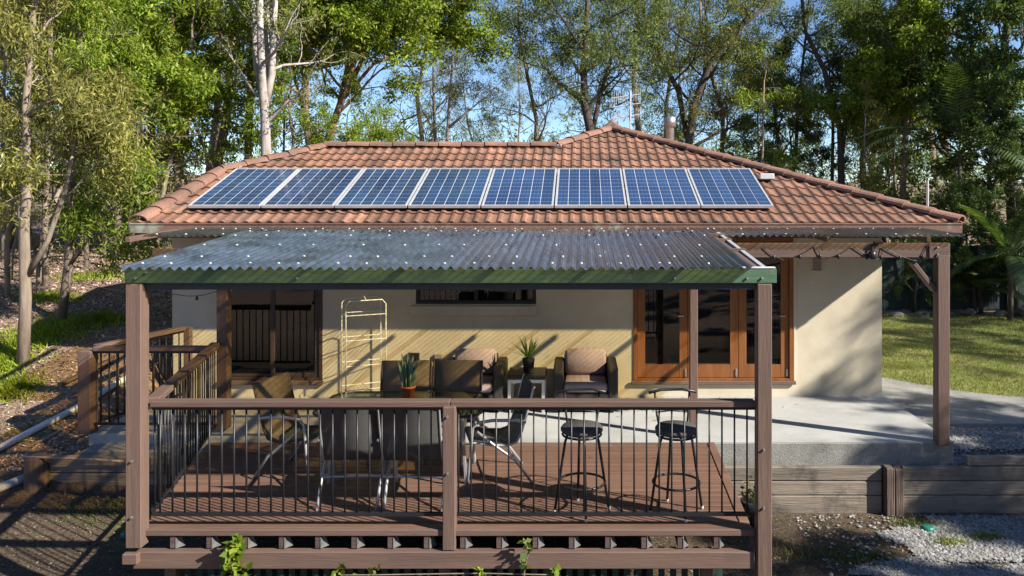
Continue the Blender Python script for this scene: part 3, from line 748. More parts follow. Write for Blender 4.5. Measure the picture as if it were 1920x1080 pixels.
part('beam', MB().box(-3.80, 1.52, FY+.02, FY+.075, 2.085, 2.20, .004), darkbeam, cov)
for k in range(7):
    x = -3.75+k*.885
    part('rafter', MB().bar((x, FY+.09, 2.205), (x, 9.58, 2.39), .045, .09), brown[1], cov)
for y in (7.35, 8.1, 8.85, 9.28):
    part('batten', MB().box(-3.88, 1.66 if y > 8 else 1.45, y-.035, y+.035, zroof(y)-.062, zroof(y)-.022, .004), brown[0], cov)
part('rafter', MB().bar((1.62, FY+.09, 2.225), (1.62, 9.5, 2.42), .04, .07), alu, cov)
pts = []
for y, st in ((6.97, .31), (7.35, .46), (8.1, .46), (8.85, .46), (9.22, .40)):
    xx = -3.85
    while xx < 1.4:
        xq = round(xx/.085)*.085; pts.append((xq, y+rs.uniform(-.015,.015), zroof(y)+.012)); xx += st*rs.choice((1, 1, 1, .5, .75))
screws(cov, pts)

# string lights along the beams
def festoon(label, pts, sag, group='string lights'):
    t = thing('string_light', label, 'string light', tuple(pts[0]), 0, group); full = []
    for a, b in zip(pts[:-1], pts[1:]):
        a, b = Vector(a), Vector(b)
        for i in range(9):
            f = i/8; p = a.lerp(b, f); p.z -= sag*4*f*(1-f); full.append(p)
    part('cable', MB().tube(full, .0042, 5), blackm, t, True)
    for i in range(4, len(full), 9):
        p = full[i]; part('bulb', MB().lathe([(.004, p.z-.055), (.016, p.z-.045), (.018, p.z-.03), (.010, p.z-.008), (.006, p.z)], p.x, p.y, 8), blackm, t, True)
yb = 9.295
festoon('black string light cable looped along the outer verandah beam', [(PX(q, yb), yb, PZ(z, yb)) for q, z in ((1432,462), (1470,488), (1530,460), (1545,486), (1600,461), (1650,488), (1655,462), (1720,490), (1740,458), (1770,490))], .02)
festoon('thin string light cable crossing wall at the landing', [(-4.9, 7.8, 2.05), P(330,552,9.6), P(408,545,9.7)], .04)
# floodlight on the beam
flp = P(1636, 475, 9.25)
fl = thing('floodlight', 'small black floodlight fixed to the outer verandah beam', 'floodlight', (flp.x, flp.y, flp.z))
part('lamp_head', MB().lathe([(.03, flp.z-.07), (.05, flp.z-.05), (.045, flp.z+.01), (.02, flp.z+.03)], flp.x, flp.y+.01, 12), blackm, fl, True)
part('arm', MB().tube([(flp.x, flp.y+.02, flp.z+.03), (flp.x+.02, flp.y+.04, flp.z+.10), (flp.x+.08, flp.y+.06, flp.z+.12)], .012, 6), blackm, fl)
part('hood', MB().box(flp.x+.02, flp.x+.13, flp.y, flp.y+.05, flp.z+.11, flp.z+.14, .008), blackm, fl)

# ------------------------------------------------------------------ retaining walls, pipe and yard bits
rw = thing('retaining_wall', 'weathered grey timber sleeper retaining wall beside the gravel', 'retaining wall', (5, 9.2, -.8))
RWY = 9.20
for (xa, xb) in ((1.35, PX(1654,RWY)), (PX(1692,RWY), 9.0)):
    for (z0, z1) in ((-.78,-.565), (-.558,-.40), (-.393,-.235)):
        part('sleeper', MB().box(xa, xb, RWY, RWY+.07+rnd.uniform(0,.012), z0, z1, .010), sleeper, rw)
part('sleeper', MB().box(PX(1815,RWY), 9.0, RWY+.02, RWY+.09, -.228, -.12, .010), sleeper, rw)
part('post', MB().box(PX(1656,RWY), PX(1672,RWY), RWY-.10, RWY+.05, -.95, -.215, .01), stump, rw)
part('post', MB().box(PX(1674,RWY), PX(1690,RWY), RWY-.08, RWY+.05, -.95, -.235, .01), stump, rw)
rl = thing('retaining_wall', 'low timber sleeper wall below the concrete landing with stub post', 'retaining wall', (-5.5, 9.3, -.6))
for (z0, z1) in ((-.52,-.335), (-.328,-.145)): part('sleeper', MB().box(-6.18, -4.1, 9.28, 9.36+rnd.uniform(0,.01), z0, z1, .010), sleeper, rl)
part('post', MB().lathe([(.11,-.8), (.125,-.45), (.12,-.13), (.105,-.10)], -6.28, 9.22, 12), stump, rl)
solo('water_pipe', MB().tube([P(42,857,9.15), P(90,858,9.15), P(170,861,9.2), P(246,866,9.22)], .014, 8), M('copper_pink_pipe', (.45,.33,.28), bump=.1), 'thin pinkish pipe running along the low sleeper wall', 'pipe', smooth=True)
def on_ground(x, y, dz=0): return Vector((x, y, float(gz(x, y))+dz))
solo('drain_pipe', MB().tube([gp(-90,895,.05), gp(0,848,.05), gp(75,808,.05), gp(150,770,.05), gp(205,738,.06), gp(262,706,.06)], .042, 10), pvc, 'white plastic drain pipe lying on the leafy bank', 'pipe', smooth=True)
solo('drain_pipe', MB().tube([on_ground(-7.2, 8.5, .04), on_ground(-6.7, 8.95, .05), on_ground(-6.42, 9.3, .04)], .05, 10), pvc, 'short white pipe end beside the stub post', 'pipe', smooth=True)
solo('timber_offcut', MB().bar(gp(115,728,.06), gp(212,682,.06), .10, .04, .004), brown[1], 'loose pinkish plank lying on the bank beyond the landing', 'plank')
solo('garden_hose', MB().tube([gp(66,838,.03), gp(110,817,.05), gp(146,798,.05)], .012, 6), M('faded_hose', (.42,.28,.22), bump=0), 'faded pink hose beside the landing step', 'hose', smooth=True)
def disc(p, r, label):
    solo('valve_lid', MB().lathe([(r, p.z), (r, p.z+.03), (r*.8, p.z+.045), (.01, p.z+.05)], p.x, p.y, 16), tealp, label, 'lid')
disc(on_ground(PX(238,8.35), 8.35), .06, 'teal plastic lid on the soil beside the left deck post')
disc(on_ground(PX(1740,8.75), 8.75), .07, 'green plastic lid lying in gravel below the sleeper wall')
# colourful pot behind deck corner post
fp_ = on_ground(PX(1420,8.75), 8.9)
pt = thing('flower_pot', 'small glazed flower pot with orange flowers behind the deck corner post', 'flower pot', tuple(fp_))
part('pot', MB().lathe([(.09,fp_.z), (.15,fp_.z+.12), (.16,fp_.z+.26), (.14,fp_.z+.27)], fp_.x, fp_.y, 14), M('glazed_pot', (.05,.06,.07), rough=.3, bump=0), pt, True)
rr = np.random.default_rng(4)
q = []
for i in range(90):
    c = np.array([fp_.x, fp_.y, fp_.z+.33])+rr.normal(size=3)*.075; a = rr.normal(size=3); a /= np.linalg.norm(a); b = np.cross(a, rr.normal(size=3)); b /= np.linalg.norm(b)
    q += [c, c+.03*a+.02*b, c+.06*a, c+.03*a-.02*b]
me = poly_mesh('flowers', np.array(q)-np.array(fp_), 4, leafmat('pot_flowers', (.05,.10,.02), (.10,.14,.03), (.45,.16,.02))); link('flowers', me, pt)

# fence, rocks
fn = thing('boundary_fence', 'dark green paling fence shaded at the back of the lawn', 'fence', (10, 20.2, 0))
pm = MB().box(-.075, .075, -.01, .01, 0, 1.62, .004).mesh('paling', fencem)
for k in range(95): link('paling', pm, fn, (4.6+k*.155-10, 0, -.05+.012*(k % 3)))
part('rail', MB().box(4.5, 19.5, 20.215, 20.26, 1.2, 1.3), fencem, fn); part('rail', MB().box(4.5, 19.5, 20.215, 20.26, .3, .4), fencem, fn)
for k in range(6): part('post', MB().box(5.9+k*2.4, 6.02+k*2.4, 20.11, 20.187, -.1, 1.7, .01), fencem, fn)
ORD = 'first second third fourth fifth sixth seventh eighth ninth tenth eleventh twelfth thirteenth fourteenth fifteenth sixteenth seventeenth eighteenth'.split()
rkn = random.Random(11)
for k in range(18):
    x = 5.2+k*.62+rkn.uniform(-.15,.15); y = 19.45+rkn.uniform(-.15,.15); bm = bmesh.new(); bmesh.ops.create_icosphere(bm, subdivisions=2, radius=.5)
    sx, sy, sz = rkn.uniform(.2,.42), rkn.uniform(.2,.34), rkn.uniform(.12,.22)
    for vv in bm.verts:
        n_ = 1+.18*math.sin(vv.co.x*7+k)+.15*math.sin(vv.co.y*9+2*k)+.1*math.sin(vv.co.z*11+k); vv.co = Vector((vv.co.x*sx*n_, vv.co.y*sy*n_, vv.co.z*sz*n_))
    me = bpy.data.meshes.new('edging_rock'); bm.to_mesh(me); bm.free(); me.materials.append(rockm)
    tag(link('edging_rock', me, None, (x, y, -.03)), ORD[k]+' grey rock from the house in the row edging the far lawn', 'rock', 'rocks edging the lawn')

# ------------------------------------------------------------------ furniture
def make_chair(mat):
    t = thing('patio_chair', '', 'chair')
    xw = .27
    prof = [(.27,.44), (.22,.45), (.05,.415), (-.12,.40), (-.20,.425), (-.25,.52), (-.31,.72), (-.37,.95), (-.385,.97)]
    mb = MB(); n = len(prof)
    for s_ in (0, 1):
        for (y, z) in prof:
            for x in (-xw, xw): mb.v.append((x, y-.005*s_, z-.012*s_))
    for i in range(n-1):
        a = 2*i; mb.f += [(a, a+1, a+3, a+2), (2*n+a, 2*n+a+2, 2*n+a+3, 2*n+a+1), (a, a+2, 2*n+a+2, 2*n+a), (a+1, 2*n+a+1, 2*n+a+3, a+3)]
    mb.f += [(0, 2*n, 2*n+1, 1), (2*n-2, 2*n-1, 4*n-1, 4*n-2)]
    lpart('sling_seat', mb, mat, t, True)
    for sx in (-1, 1):
        x = sx*(xw+.012)
        lpart('sling_rail', MB().tube([(x, y, z-.006) for y, z in prof], .012, 6), silverleg if mat is sling else winframe, t, True)
        xo = sx*(xw+.035)
        lpart('front_leg', MB().tube([(xo, .30, 0), (xo, .27, .30), (xo, .24, .60), (xo, .19, .645)], [.014]*4, 8), silverleg, t, True)
        lpart('back_leg', MB().tube([(xo, -.36, 0), (xo, -.18, .25), (xo, .05, .43), (xo, .20, .56)], [.014]*4, 8), silverleg, t, True)
        lpart('armrest', MB().tube([(xo, .20, .645), (xo, .05, .66), (xo, -.18, .645), (xo, -.29, .62)], [.017]*4, 8), silverleg, t, True)
    lpart('crossbar', MB().tube([(-xw-.03, -.18, .25), (xw+.03, -.18, .25)], .010, 6), silverleg, t)
    lpart('crossbar', MB().tube([(-xw-.02, .20, .43), (xw+.02, .20, .43)], .010, 6), silverleg, t)
    return t
ch1 = make_chair(sling); ch2 = make_chair(slingbrown)
def place(proto, used, x, y, rzz, label):
    o = proto if not used else copy_tree(proto)
    o.location = (x, y, .001); o.rotation_euler = (0, 0, rzz); tag(o, label, 'chair', 'sling chairs round the glass table'); return o
place(ch1, False, PX(668,7.62), 7.72, .05, 'charcoal sling chair with its back to railing, nearer the deck side rail')
place(ch1, True, PX(781,7.62), 7.70, -.04, 'charcoal sling chair with its back to railing, beside the short middle post')
place(ch2, False, PX(757,9.05), 8.93, math.pi+.05, 'brown sling chair facing the camera behind the snake plant')
place(ch2, True, PX(849,9.05), 8.95, math.pi-.05, 'brown sling chair facing the camera in front of pink armchair')
place(ch2, True, PX(572,8.45), 8.35, -math.pi/2-.28, 'brown sling chair turned sideways at the sliding door end of table')
place(ch1, True, PX(925,8.3), 8.25, math.pi/2+.25, 'charcoal sling chair turned sideways near the bar stools')

tb = thing('glass_table', 'rectangular glass topped patio table with rounded corners', 'table', (-1.85, 8.36, 0))
def rrect(x0, x1, y0, y1, r, n=6):
    out = []
    for cx, cy, a0 in ((x1-r, y1-r, 0), (x0+r, y1-r, 90), (x0+r, y0+r, 180), (x1-r, y0+r, 270)):
        for i in range(n+1): a = math.radians(a0+90*i/n); out.append((cx+r*math.cos(a), cy+r*math.sin(a)))
    return out
rp = rrect(-2.70, -1.00, 7.88, 8.86, .22); k = len(rp); mb = MB()
mb.v = [(x, y, .712) for x, y in rp]+[(x, y, .722) for x, y in rp]; mb.f = [tuple(range(k, 2*k)), tuple(reversed(range(k)))]+[(i, (i+1) % k, k+(i+1) % k, k+i) for i in range(k)]
part('glass_top', mb, tableglass, tb)
part('rim', MB().tube([(x, y, .712) for x, y in rp]+[(rp[0][0], rp[0][1], .712)], .013, 6, False), blackm, tb, True)
for (lx, ly) in ((-2.5,8.05), (-1.2,8.05), (-2.5,8.7), (-1.2,8.7)):
    part('leg', MB().bar((lx, ly, .70), (lx+(.04 if lx > -1.85 else -.04), ly, 0), .05, .03, .004), silverleg, tb)
for ly in (8.05, 8.7): part('rail', MB().bar((-2.5, ly, .685), (-1.2, ly, .685), .03, .04), silverleg, tb)
for lx in (-2.5, -1.2): part('rail', MB().bar((lx, 8.05, .68), (lx, 8.7, .68), .03, .04), silverleg, tb)

# snake plant
spx, spy = PX(765, 8.5), 8.5
sp = thing('snake_plant', 'snake plant with upright striped leaves in orange terracotta pot on table', 'potted plant', (spx, spy, .723))
lpart('pot', MB().lathe([(.062,0), (.078,.13), (.084,.13), (.084,.15), (.074,.15), (.07,.13), (.001,.13)], 0, 0, 20), terrac, sp, True)
rs2 = random.Random(8)
for k in range(34):
    a = rs2.uniform(0, 6.28); rr_ = rs2.uniform(0, .062); ln = rs2.uniform(.16,.40)*(1.15-rr_*5); wd = rs2.uniform(.013,.020); tl = Vector((math.cos(a), math.sin(a), 0))*rs2.uniform(.02,.07)
    base = Vector((rr_*math.cos(a), rr_*math.sin(a), .13)); az = rs2.uniform(0, 3.14); sd_ = Vector((math.cos(az), math.sin(az), 0)); nm = Vector((-sd_.y, sd_.x, 0)); mb = MB()
    for i, (f, ww) in enumerate(((0,.6), (.3,.95), (.6,1), (.85,.6), (1,.04))):
        p = base+Vector((0,0,ln*f))+tl*f*f; mb.v += [p-sd_*wd*ww, p+nm*.008*ww, p+sd_*wd*ww]
        if i: b0 = 3*i-3; mb.f += [(b0, b0+1, b0+4, b0+3), (b0+1, b0+2, b0+5, b0+4)]
    lpart('leaf', mb, L_snake, sp, True)

# armchairs
def make_armchair():
    t = thing('armchair', '', 'armchair')
    lpart('base', MB().box(-.42,.42,-.36,.38,.05,.26,.02), wicker, t)
    for s_ in (-1,1): lpart('arm', MB().box(*sorted((s_*.43, s_*.30)), -.37,.385,.03,.60,.02), wicker, t)
    lpart('back', MB().box(-.298,.298,.25,.385,.262,.66,.02), wicker, t)
    lpart('seat_cushion', MB().box(-.292,.292,-.36,.24,.264,.40,.035), cushion, t, True)
    lpart('back_cushion', MB().box(-.285,.285,-.06,.09,0,.35,.04, Matrix.Translation((0,.13,.405)) @ Matrix.Rotation(-.16, 4, 'X')), cushion, t, True)
    return t
ac = make_armchair(); ac.location = (PX(888,10.9), 10.95, 0); tag(ac, 'wicker armchair with pink cushions partly hidden by a sling chair', 'armchair', 'wicker armchairs against the wall')
ac2 = copy_tree(ac); ac2.location = (PX(1098,10.9), 10.95, 0); tag(ac2, 'wicker armchair with pink cushions beside the french doors')
st = thing('side_table', 'small black topped side table with silver legs between the armchairs', 'side table', (PX(989,10.85), 10.85, 0))
lpart('top', MB().box(-.255,.255,-.25,.25,.44,.50,.006), wicker, st)
for sx in (-1,1):
    for sy in (-1,1): lpart('leg', MB().box(*sorted((sx*.245, sx*.205)), *sorted((sy*.24, sy*.20)), 0, .439), alu, st)
lpart('rail', MB().box(-.204,.204,-.238,-.205,.395,.4385), alu, st)
dz = .501; dp = thing('spiky_plant', 'spiky green plant in black pot on the side table', 'potted plant', (PX(991,10.8), 10.8, dz))
lpart('pot', MB().lathe([(.065,0), (.085,.19), (.075,.19), (.07,.16), (.001,.16)], 0, 0, 4), blackm, dp)
for k in range(34):
    a = rs2.uniform(0, 6.28); el = rs2.uniform(.35, 1.45); ln = rs2.uniform(.28,.42); d = Vector((math.cos(a)*math.cos(el), math.sin(a)*math.cos(el), math.sin(el))); sd_ = d.cross(Vector((0,0,1))).normalized(); mb = MB()
    for i, (f, ww) in enumerate(((0,.5), (.35,1), (.7,.7), (1,.03))):
        p = Vector((0,0,.17))+d*ln*f-Vector((0,0,.12*f*f*(1.4-el))); mb.v += [p-sd_*.014*ww, p+Vector((0,0,-.004)), p+sd_*.014*ww]
        if i: b0 = 3*i-3; mb.f += [(b0, b0+1, b0+4, b0+3), (b0+1, b0+2, b0+5, b0+4)]
    lpart('leaf', mb, L_mid, dp, True)

# wire rack
rk = thing('wire_rack', 'cream wire plant rack with arched ends leaning near the wall', 'rack', (PX(682,11.15), 11.15, 0), .45)
def hoop(y, x0, x1, zt): return [(x0, y, 0), (x0, y, zt-.06), (x0+.05, y, zt), (x1-.05, y, zt), (x1, y, zt-.06), (x1, y, 0)]
for y, zt in ((-.17, 1.44), (.17, 1.44)):
    lpart('frame', MB().tube(hoop(y, -.27, .27, zt), .008, 6), creamwire, rk, True)
lpart('frame', MB().tube([(0,-.17,1.44), (0,-.02,1.48), (0,.17,1.44)], .007, 6), creamwire, rk, True)
for z in (.22, .55, .90, 1.24):
    mb = MB().tube([(-.27,-.17,z), (.27,-.17,z), (.27,.17,z), (-.27,.17,z), (-.27,-.17,z)], .006, 5)
    for i in range(1, 9): mb.tube([(-.27+.06*i,-.17,z), (-.27+.06*i,.17,z)], .0028, 4)
    lpart('shelf', mb, creamwire, rk)

# bar stools
def make_stool():
    t = thing('bar_stool', '', 'bar stool')
    lpart('seat', MB().lathe([(.001,.715), (.17,.72), (.195,.745), (.195,.765), (.18,.785), (.001,.795)], 0, 0, 24), padm, t, True)
    lpart('seat_ring', MB().tube([(.178*math.cos(a), .178*math.sin(a), .708) for a in np.linspace(0, 6.283, 25)], .011, 6, False), blackm, t, True)
    for k in range(4):
        a = math.pi/2*k+.15-math.pi/2; c_, s_ = math.cos(a), math.sin(a)
        lpart('leg', MB().tube([(.10*c_,.10*s_,.712), (.135*c_,.135*s_,.70), (.155*c_,.155*s_,.64), (.25*c_,.25*s_,.015)], .0125, 8), blackm, t, True)
        lpart('foot', MB().lathe([(.014,0), (.016,.012), (.013,.03)], .252*c_, .252*s_, 8), alu, t)
    lpart('foot_ring', MB().tube([(.215*math.cos(a), .215*math.sin(a), .27) for a in np.linspace(0, 6.283, 29)], .011, 6, False), blackm, t, True)
    for sx in (-1,1): lpart('back_stay', MB().tube([(sx*.13,.14,.72), (sx*.15,.185,.85), (sx*.165,.20,1.05)], .010, 8), blackm, t, True)
    for z in (.86,.91): lpart('back_wire', MB().tube([(-.152,.186,z), (0,.215,z+.006), (.152,.186,z)], .006, 6), blackm, t, True)
    lpart('back_rail', MB().tube([(-.225,.165,1.05), (-.1,.21,1.066), (.1,.21,1.066), (.225,.165,1.05)], .014, 8), blackm, t, True)
    return t
s1 = make_stool(); s1.location = (PX(1091,7.35), 7.35, .001); tag(s1, 'black bar stool with padded seat nearer the glass table', 'bar stool', 'black bar stools behind the railing')
s2 = copy_tree(s1); s2.location = (PX(1268,7.34), 7.34, .001); s2.rotation_euler.z = .08; tag(s2, 'black bar stool with padded seat nearer the deck corner post')

# ------------------------------------------------------------------ vegetation
rng = np.random.default_rng(12)
def unit(v): return v/np.linalg.norm(v)
def leaves(cl, n, rad, L, W, droop, rng, flat=.75):
    """leaf quads round the clump centres cl (M,3)"""
    if L > .1 and L < .3: n, L, W, rad = int(n*1.5), L*.80, W*.82, rad*.70
    c = np.repeat(np.asarray(cl), n, axis=0); m = len(c)
    d = rng.normal(size=(m,3)); d /= np.linalg.norm(d, axis=1, keepdims=True); d *= (rng.random((m,1))**.5)*rad*rng.uniform(.5, 1.25, (len(cl),1)).repeat(n, 0); d[:,2] *= flat
    p = c+d
    a = rng.normal(size=(m,3))*.8; a[:,2] -= droop; a /= np.linalg.norm(a, axis=1, keepdims=True)
    s = np.cross(a, rng.normal(size=(m,3))); s /= np.linalg.norm(s, axis=1, keepdims=True)
    Ls = L*rng.uniform(.6,1.3,(m,1)); Ws = W*rng.uniform(.7,1.3,(m,1))
    return np.stack([p, p+a*Ls*.45+s*Ws*.5, p+a*Ls, p+a*Ls*.45-s*Ws*.5], 1).reshape(-1,3)
class TreeB:
    def __init__(s, seed): s.r = np.random.default_rng(seed); s.mb = MB(); s.cl = []
    def stem(s, pts, r0, r1, n=7):
        s.mb.tube([Vector(p) for p in pts], list(np.linspace(r0, r1, len(pts))), n)
    def limb(s, p, d, L, r, lev, up=.15, kids=(4,3), wob=.22, clump_at=(.55,.8,1.0)):
        k = 5; pts = [np.array(p, float)]; d = unit(np.array(d, float))
        for i in range(k):
            d = unit(d+s.r.normal(size=3)*wob+np.array([0,0,up*.3])); pts.append(pts[-1]+d*L/k)
        s.mb.tube([Vector(q) for q in pts], list(np.linspace(r, max(r*.35, .004), k+1)), 5 if lev else 4, False)
        def at(f): i = min(int(f*k), k-1); return pts[i]+(pts[i+1]-pts[i])*(f*k-i)
        if lev == 0:
            for f in clump_at: s.cl.append(at(f)+s.r.normal(size=3)*.06)
            return
        nk = kids[min(lev-1, len(kids)-1)]
        for j in range(nk):
            f = .35+.65*(j+s.r.random()*.6)/nk; f = min(f, .98)
            ax = unit(np.cross(d, s.r.normal(size=3))); ang_ = s.r.uniform(.45, 1.0)
            nd = unit(d*math.cos(ang_)+ax*math.sin(ang_))
            s.limb(at(f), nd, L*s.r.uniform(.42,.65), r*.5*(1-.4*f), lev-1, up, kids, wob, clump_at)
        s.limb(at(1.0), d, L*.45, r*.34, lev-1, up, kids, wob, clump_at)
    def dress(s, pts, r0, r1, t0, nl, L, lev, el=(.1,.9), **kw):
        """side limbs on a stem polyline from fraction t0 up"""
        pts = [np.array(p, float) for p in pts]; k = len(pts)-1
        for j in range(nl):
            f = t0+(1-t0)*(j+s.r.random()*.7)/nl; f = min(f, .995); i = min(int(f*k), k-1); p = pts[i]+(pts[i+1]-pts[i])*(f*k-i)
            a = j*2.4+s.r.uniform(-.6,.6); e = s.r.uniform(*el); d = np.array([math.cos(a)*math.cos(e), math.sin(a)*math.cos(e), math.sin(e)])
            s.limb(p, d, L*(1-.45*f)*s.r.uniform(.7,1.2), (r0+(r1-r0)*f)*.5, lev, **kw)
        s.limb(pts[-1], pts[-1]-pts[-2], L*.6, r1*.9, lev, **kw)
    def meshes(s, barkm, leafm, n, rad, lf, wd, droop, flat=.75, keep=1.0):
        tr = s.mb.mesh('trunk', barkm, True)
        cl = np.array(s.cl); 
        if keep < 1: cl = cl[s.r.random(len(cl)) < keep]
        cr = poly_mesh('crown', leaves(cl, n, rad, lf, wd, droop, s.r, flat), 4, leafm)
        return tr, cr
def tree(name, label, base, meshes, rzz=0, sc_=1.0, group=None, cat='tree'):
    t = thing(name, label, cat, tuple(base), rzz, group); t.scale = (sc_,)*3 if not isinstance(sc_, tuple) else sc_
    link('trunk', meshes[0], t); link('crown', meshes[1], t); return t

def generic(seed, H, r, t0, nl, L, lev, leafm, barkm, n, rad, lf, wd, droop, el=(.1,.9), lean=.06, keep=1.0, **kw):
    b = TreeB(seed); k = 6; pts = [np.zeros(3)-np.array([0,0,.4])]; ln = b.r.normal(size=2)*lean
    for i in range(1, k+1): pts.append(np.array([ln[0]*H*i/k+b.r.normal()*.012*H, ln[1]*H*i/k+b.r.normal()*.012*H, H*i/k]))
    b.stem(pts, r, r*.35); b.dress(pts, r, r*.35, t0, nl, L, lev, el, **kw)
    return b.meshes(barkm, leafm, n, rad, lf, wd, droop, keep=keep)
V = {}
for i in range(3):
    V['gum', i] = generic(100+i, 9.5, .13, .42, 11, 2.7, 2, L_gum, (bark, bark_pale, bark)[i], 17, .40, .15, .030, .9, (.2,1.0), kids=(3,3))
    V['lime', i] = generic(120+i, 7.5, .10, .36, 12, 2.3, 2, L_lime, bark, 22, .36, .13, .045, .35, (.0,.8), kids=(3,3))
    V['olive', i] = generic(140+i, 8.5, .11, .42, 11, 2.5, 2, L_olive, bark_pale, 16, .42, .15, .030, .9, (.1,.9), kids=(3,3))
    V['dark', i] = generic(160+i, 8.5, .15, .15, 13, 2.7, 2, L_dark, bark_dark, 26, .45, .18, .06, .3, (.0,.8), kids=(3,3))
    V['mid', i] = generic(180+i, 9.5, .13, .3, 11, 2.6, 2, L_mid, bark, 17, .38, .15, .036, .6, (.2,.9), kids=(3,3))
    V['wisp', i] = generic(240+i, 10.0, .11, .14, 15, 2.5, 2, L_wisp, (bark_pale, bark, bark_dark)[i], 13, .42, .15, .030, .8, (.0,.9), keep=.85, kids=(3,3))
    if i == 0: V['airy', i] = generic(260+i, 8.0, .10, .25, 9, 2.4, 2, L_mid, bark, 12, .40, .15, .036, .6, (.1,.9), keep=.5, kids=(3,3))
    V['sapling', i] = generic(200+i, 5.0, .045, .30, 8, 1.2, 1, (L_olive, L_gum, L_lime)[i], bark_pale, 14, .30, .16, .034, .7, (.1,.9), lean=.1, kids=(3,))
    V['dry', i] = generic(220+i, 3.2, .035, .10, 13, 1.3, 2, L_olive, bark_pale, 5, .30, .13, .028, .5, (-.1,.9), lean=.12, keep=.35, kids=(3,3), wob=.35)

def g0(px, Y, dz=0): x = PX(px, Y); return Vector((x, Y, float(gz(x, Y))+dz))
# --- trees with a trunk of their own in the photograph: stems given in frame pixels at one depth
def px_tree(name, label, Y, stems, base_px, barkm, leafm, seed, nl, L, lev, leafset, t0=.3, el=(.1,.9), r0=.1, depth=.0, keep=1.0, group=None, **kw):
    base = g0(base_px, Y); b = TreeB(seed)
    for si, (st_, ra, rb) in enumerate(stems):
        pts = []
        for j, (qx, qy) in enumerate(st_):
            yy = Y+(depth*(si-.5)*j/len(st_)); p = P(qx, qy, yy)
            if si == 0 and j == 0: p = base-Vector((0,0,.3))
            pts.append(np.array(p-base))
        b.stem(pts, ra, rb, 8)
        b.dress(pts, ra, rb, t0, nl, L, lev, el, **kw)
    return tree(name, label, base, b.meshes(barkm, leafm, *leafset, keep=keep), group=group)
EU = (20, .36, .13, .026, .8)
px_tree('gum_tree', 'slim peeling gum with pale side limb nearest on the leafy bank', 11.35,
        [([(42,700), (48,560), (45,430), (52,330), (48,200), (60,60), (70,-60)], .085, .035), ([(50,520), (90,450), (125,350), (140,270)], .045, .02)], 42, bark_pale, L_olive, 31, 7, 1.3, 2, EU, t0=.6, keep=.7)
px_tree('gum_tree', 'thin crooked gum growing out of the bright green ground cover', 12.4,
        [([(110,600), (128,500), (133,380), (138,250), (150,90), (155,-40)], .075, .03), ([(128,500), (160,455), (190,410)], .04, .015)], 110, bark, L_lime, 32, 6, 1.3, 2, EU, t0=.66, keep=.6)
px_tree('gum_tree', 'straight thin trunk halfway up the bank behind the crooked gum', 14.2,
        [([(86,560), (84,420), (90,250), (95,60), (98,-60)], .06, .03)], 86, bark_pale, L_olive, 33, 8, 1.6, 2, EU, t0=.5)
px_tree('gum_tree', 'brown trunk rising above the low sprays of olive leaves', 16.5,
        [([(215,500), (222,380), (220,250), (210,110), (205,-40)], .075, .035), ([(220,250), (245,190), (270,130)], .035, .015)], 215, bark, L_lime, 34, 10, 2.1, 2, (24,.38,.16,.05,.35), t0=.45)
px_tree('gum_tree', 'tan straight trunk with lime crown left of the roof verge', 18.5,
        [([(333,480), (333,360), (330,240), (326,140), (322,20), (320,-50)], .095, .05)], 333, bark_pale, L_lime, 35, 11, 2.2, 2, (24,.40,.16,.05,.35), t0=.55)
px_tree('white_gum_tree', 'tall white barked gum with parallel upright stems behind roof verge', 16.6,
        [([(497,420), (499,300), (497,220), (492,160), (488,70), (487,-60)], .125, .06), ([(497,200), (510,140), (513,60), (520,-60)], .085, .05), ([(494,190), (480,120), (476,30), (472,-60)], .07, .05), ([(497,220), (500,120), (500,10), (500,-60)], .08, .05)],
        497, bark_white, L_gum, 36, 4, 1.6, 1, EU, t0=.35, depth=.3)
px_tree('gum_tree', 'brown leaning trunk just left of the white barked gum', 22.0,
        [([(462,420), (466,250), (470,140), (478,20), (482,-60)], .12, .07)], 462, bark_red, L_gum, 37, 9, 2.4, 2, EU, t0=.6)
px_tree('paperbark_tree', 'reddish leaning many stemmed tree rising behind the ridge', 19.5,
        [([(590,420), (612,270), (640,190), (672,90), (700,-30)], .12, .05), ([(640,190), (676,120), (700,40), (740,20), (790,5)], .07, .03), ([(635,200), (650,130), (665,60), (668,-40)], .06, .04), ([(640,190), (700,120), (750,100), (800,60)], .05, .02)],
        590, bark_red, L_lime, 38, 9, 2.3, 2, (24,.38,.15,.055,.3), t0=.4, depth=.8)
px_tree('gum_tree', 'thin pale dead trunk with one broken slanting limb above ridge', 24.0,
        [([(836,420), (838,275), (842,200), (848,130), (850,60)], .065, .03), ([(840,240), (870,215), (900,190)], .05, .02)], 836, bark_white, L_olive, 39, 5, 1.2, 1, EU, t0=.6, keep=.6)
px_tree('gum_tree', 'spreading gum with dark forked trunk left of the roof peak', 23.0,
        [([(1112,420), (1108,250), (1095,190), (1095,120), (1100,40), (1105,-60)], .15, .05), ([(1096,195), (1060,165), (1025,130), (985,118)], .06, .02), ([(1110,250), (1125,180), (1145,110), (1160,60)], .08, .03), ([(1096,150), (1070,110), (1050,80), (1030,30)], .05, .02)],
        1112, bark_dark, L_mid, 40, 9, 2.4, 2, (11,.38,.15,.03,.6), t0=.3, depth=1.2)
px_tree('gum_tree', 'large spreading gum behind the flue pipe', 24.0,
        [([(1298,430), (1290,280), (1300,200), (1330,120), (1390,50), (1450,0)], .15, .05), ([(1292,270), (1272,170), (1240,110), (1215,60), (1200,-20)], .10, .03), ([(1296,230), (1320,160), (1325,60), (1320,-40)], .08, .03), ([(1300,275), (1350,248), (1405,225)], .06, .02)],
        1298, bark_dark, L_gum, 41, 9, 2.5, 2, (11,.40,.15,.03,.8), t0=.3, depth=1.4)
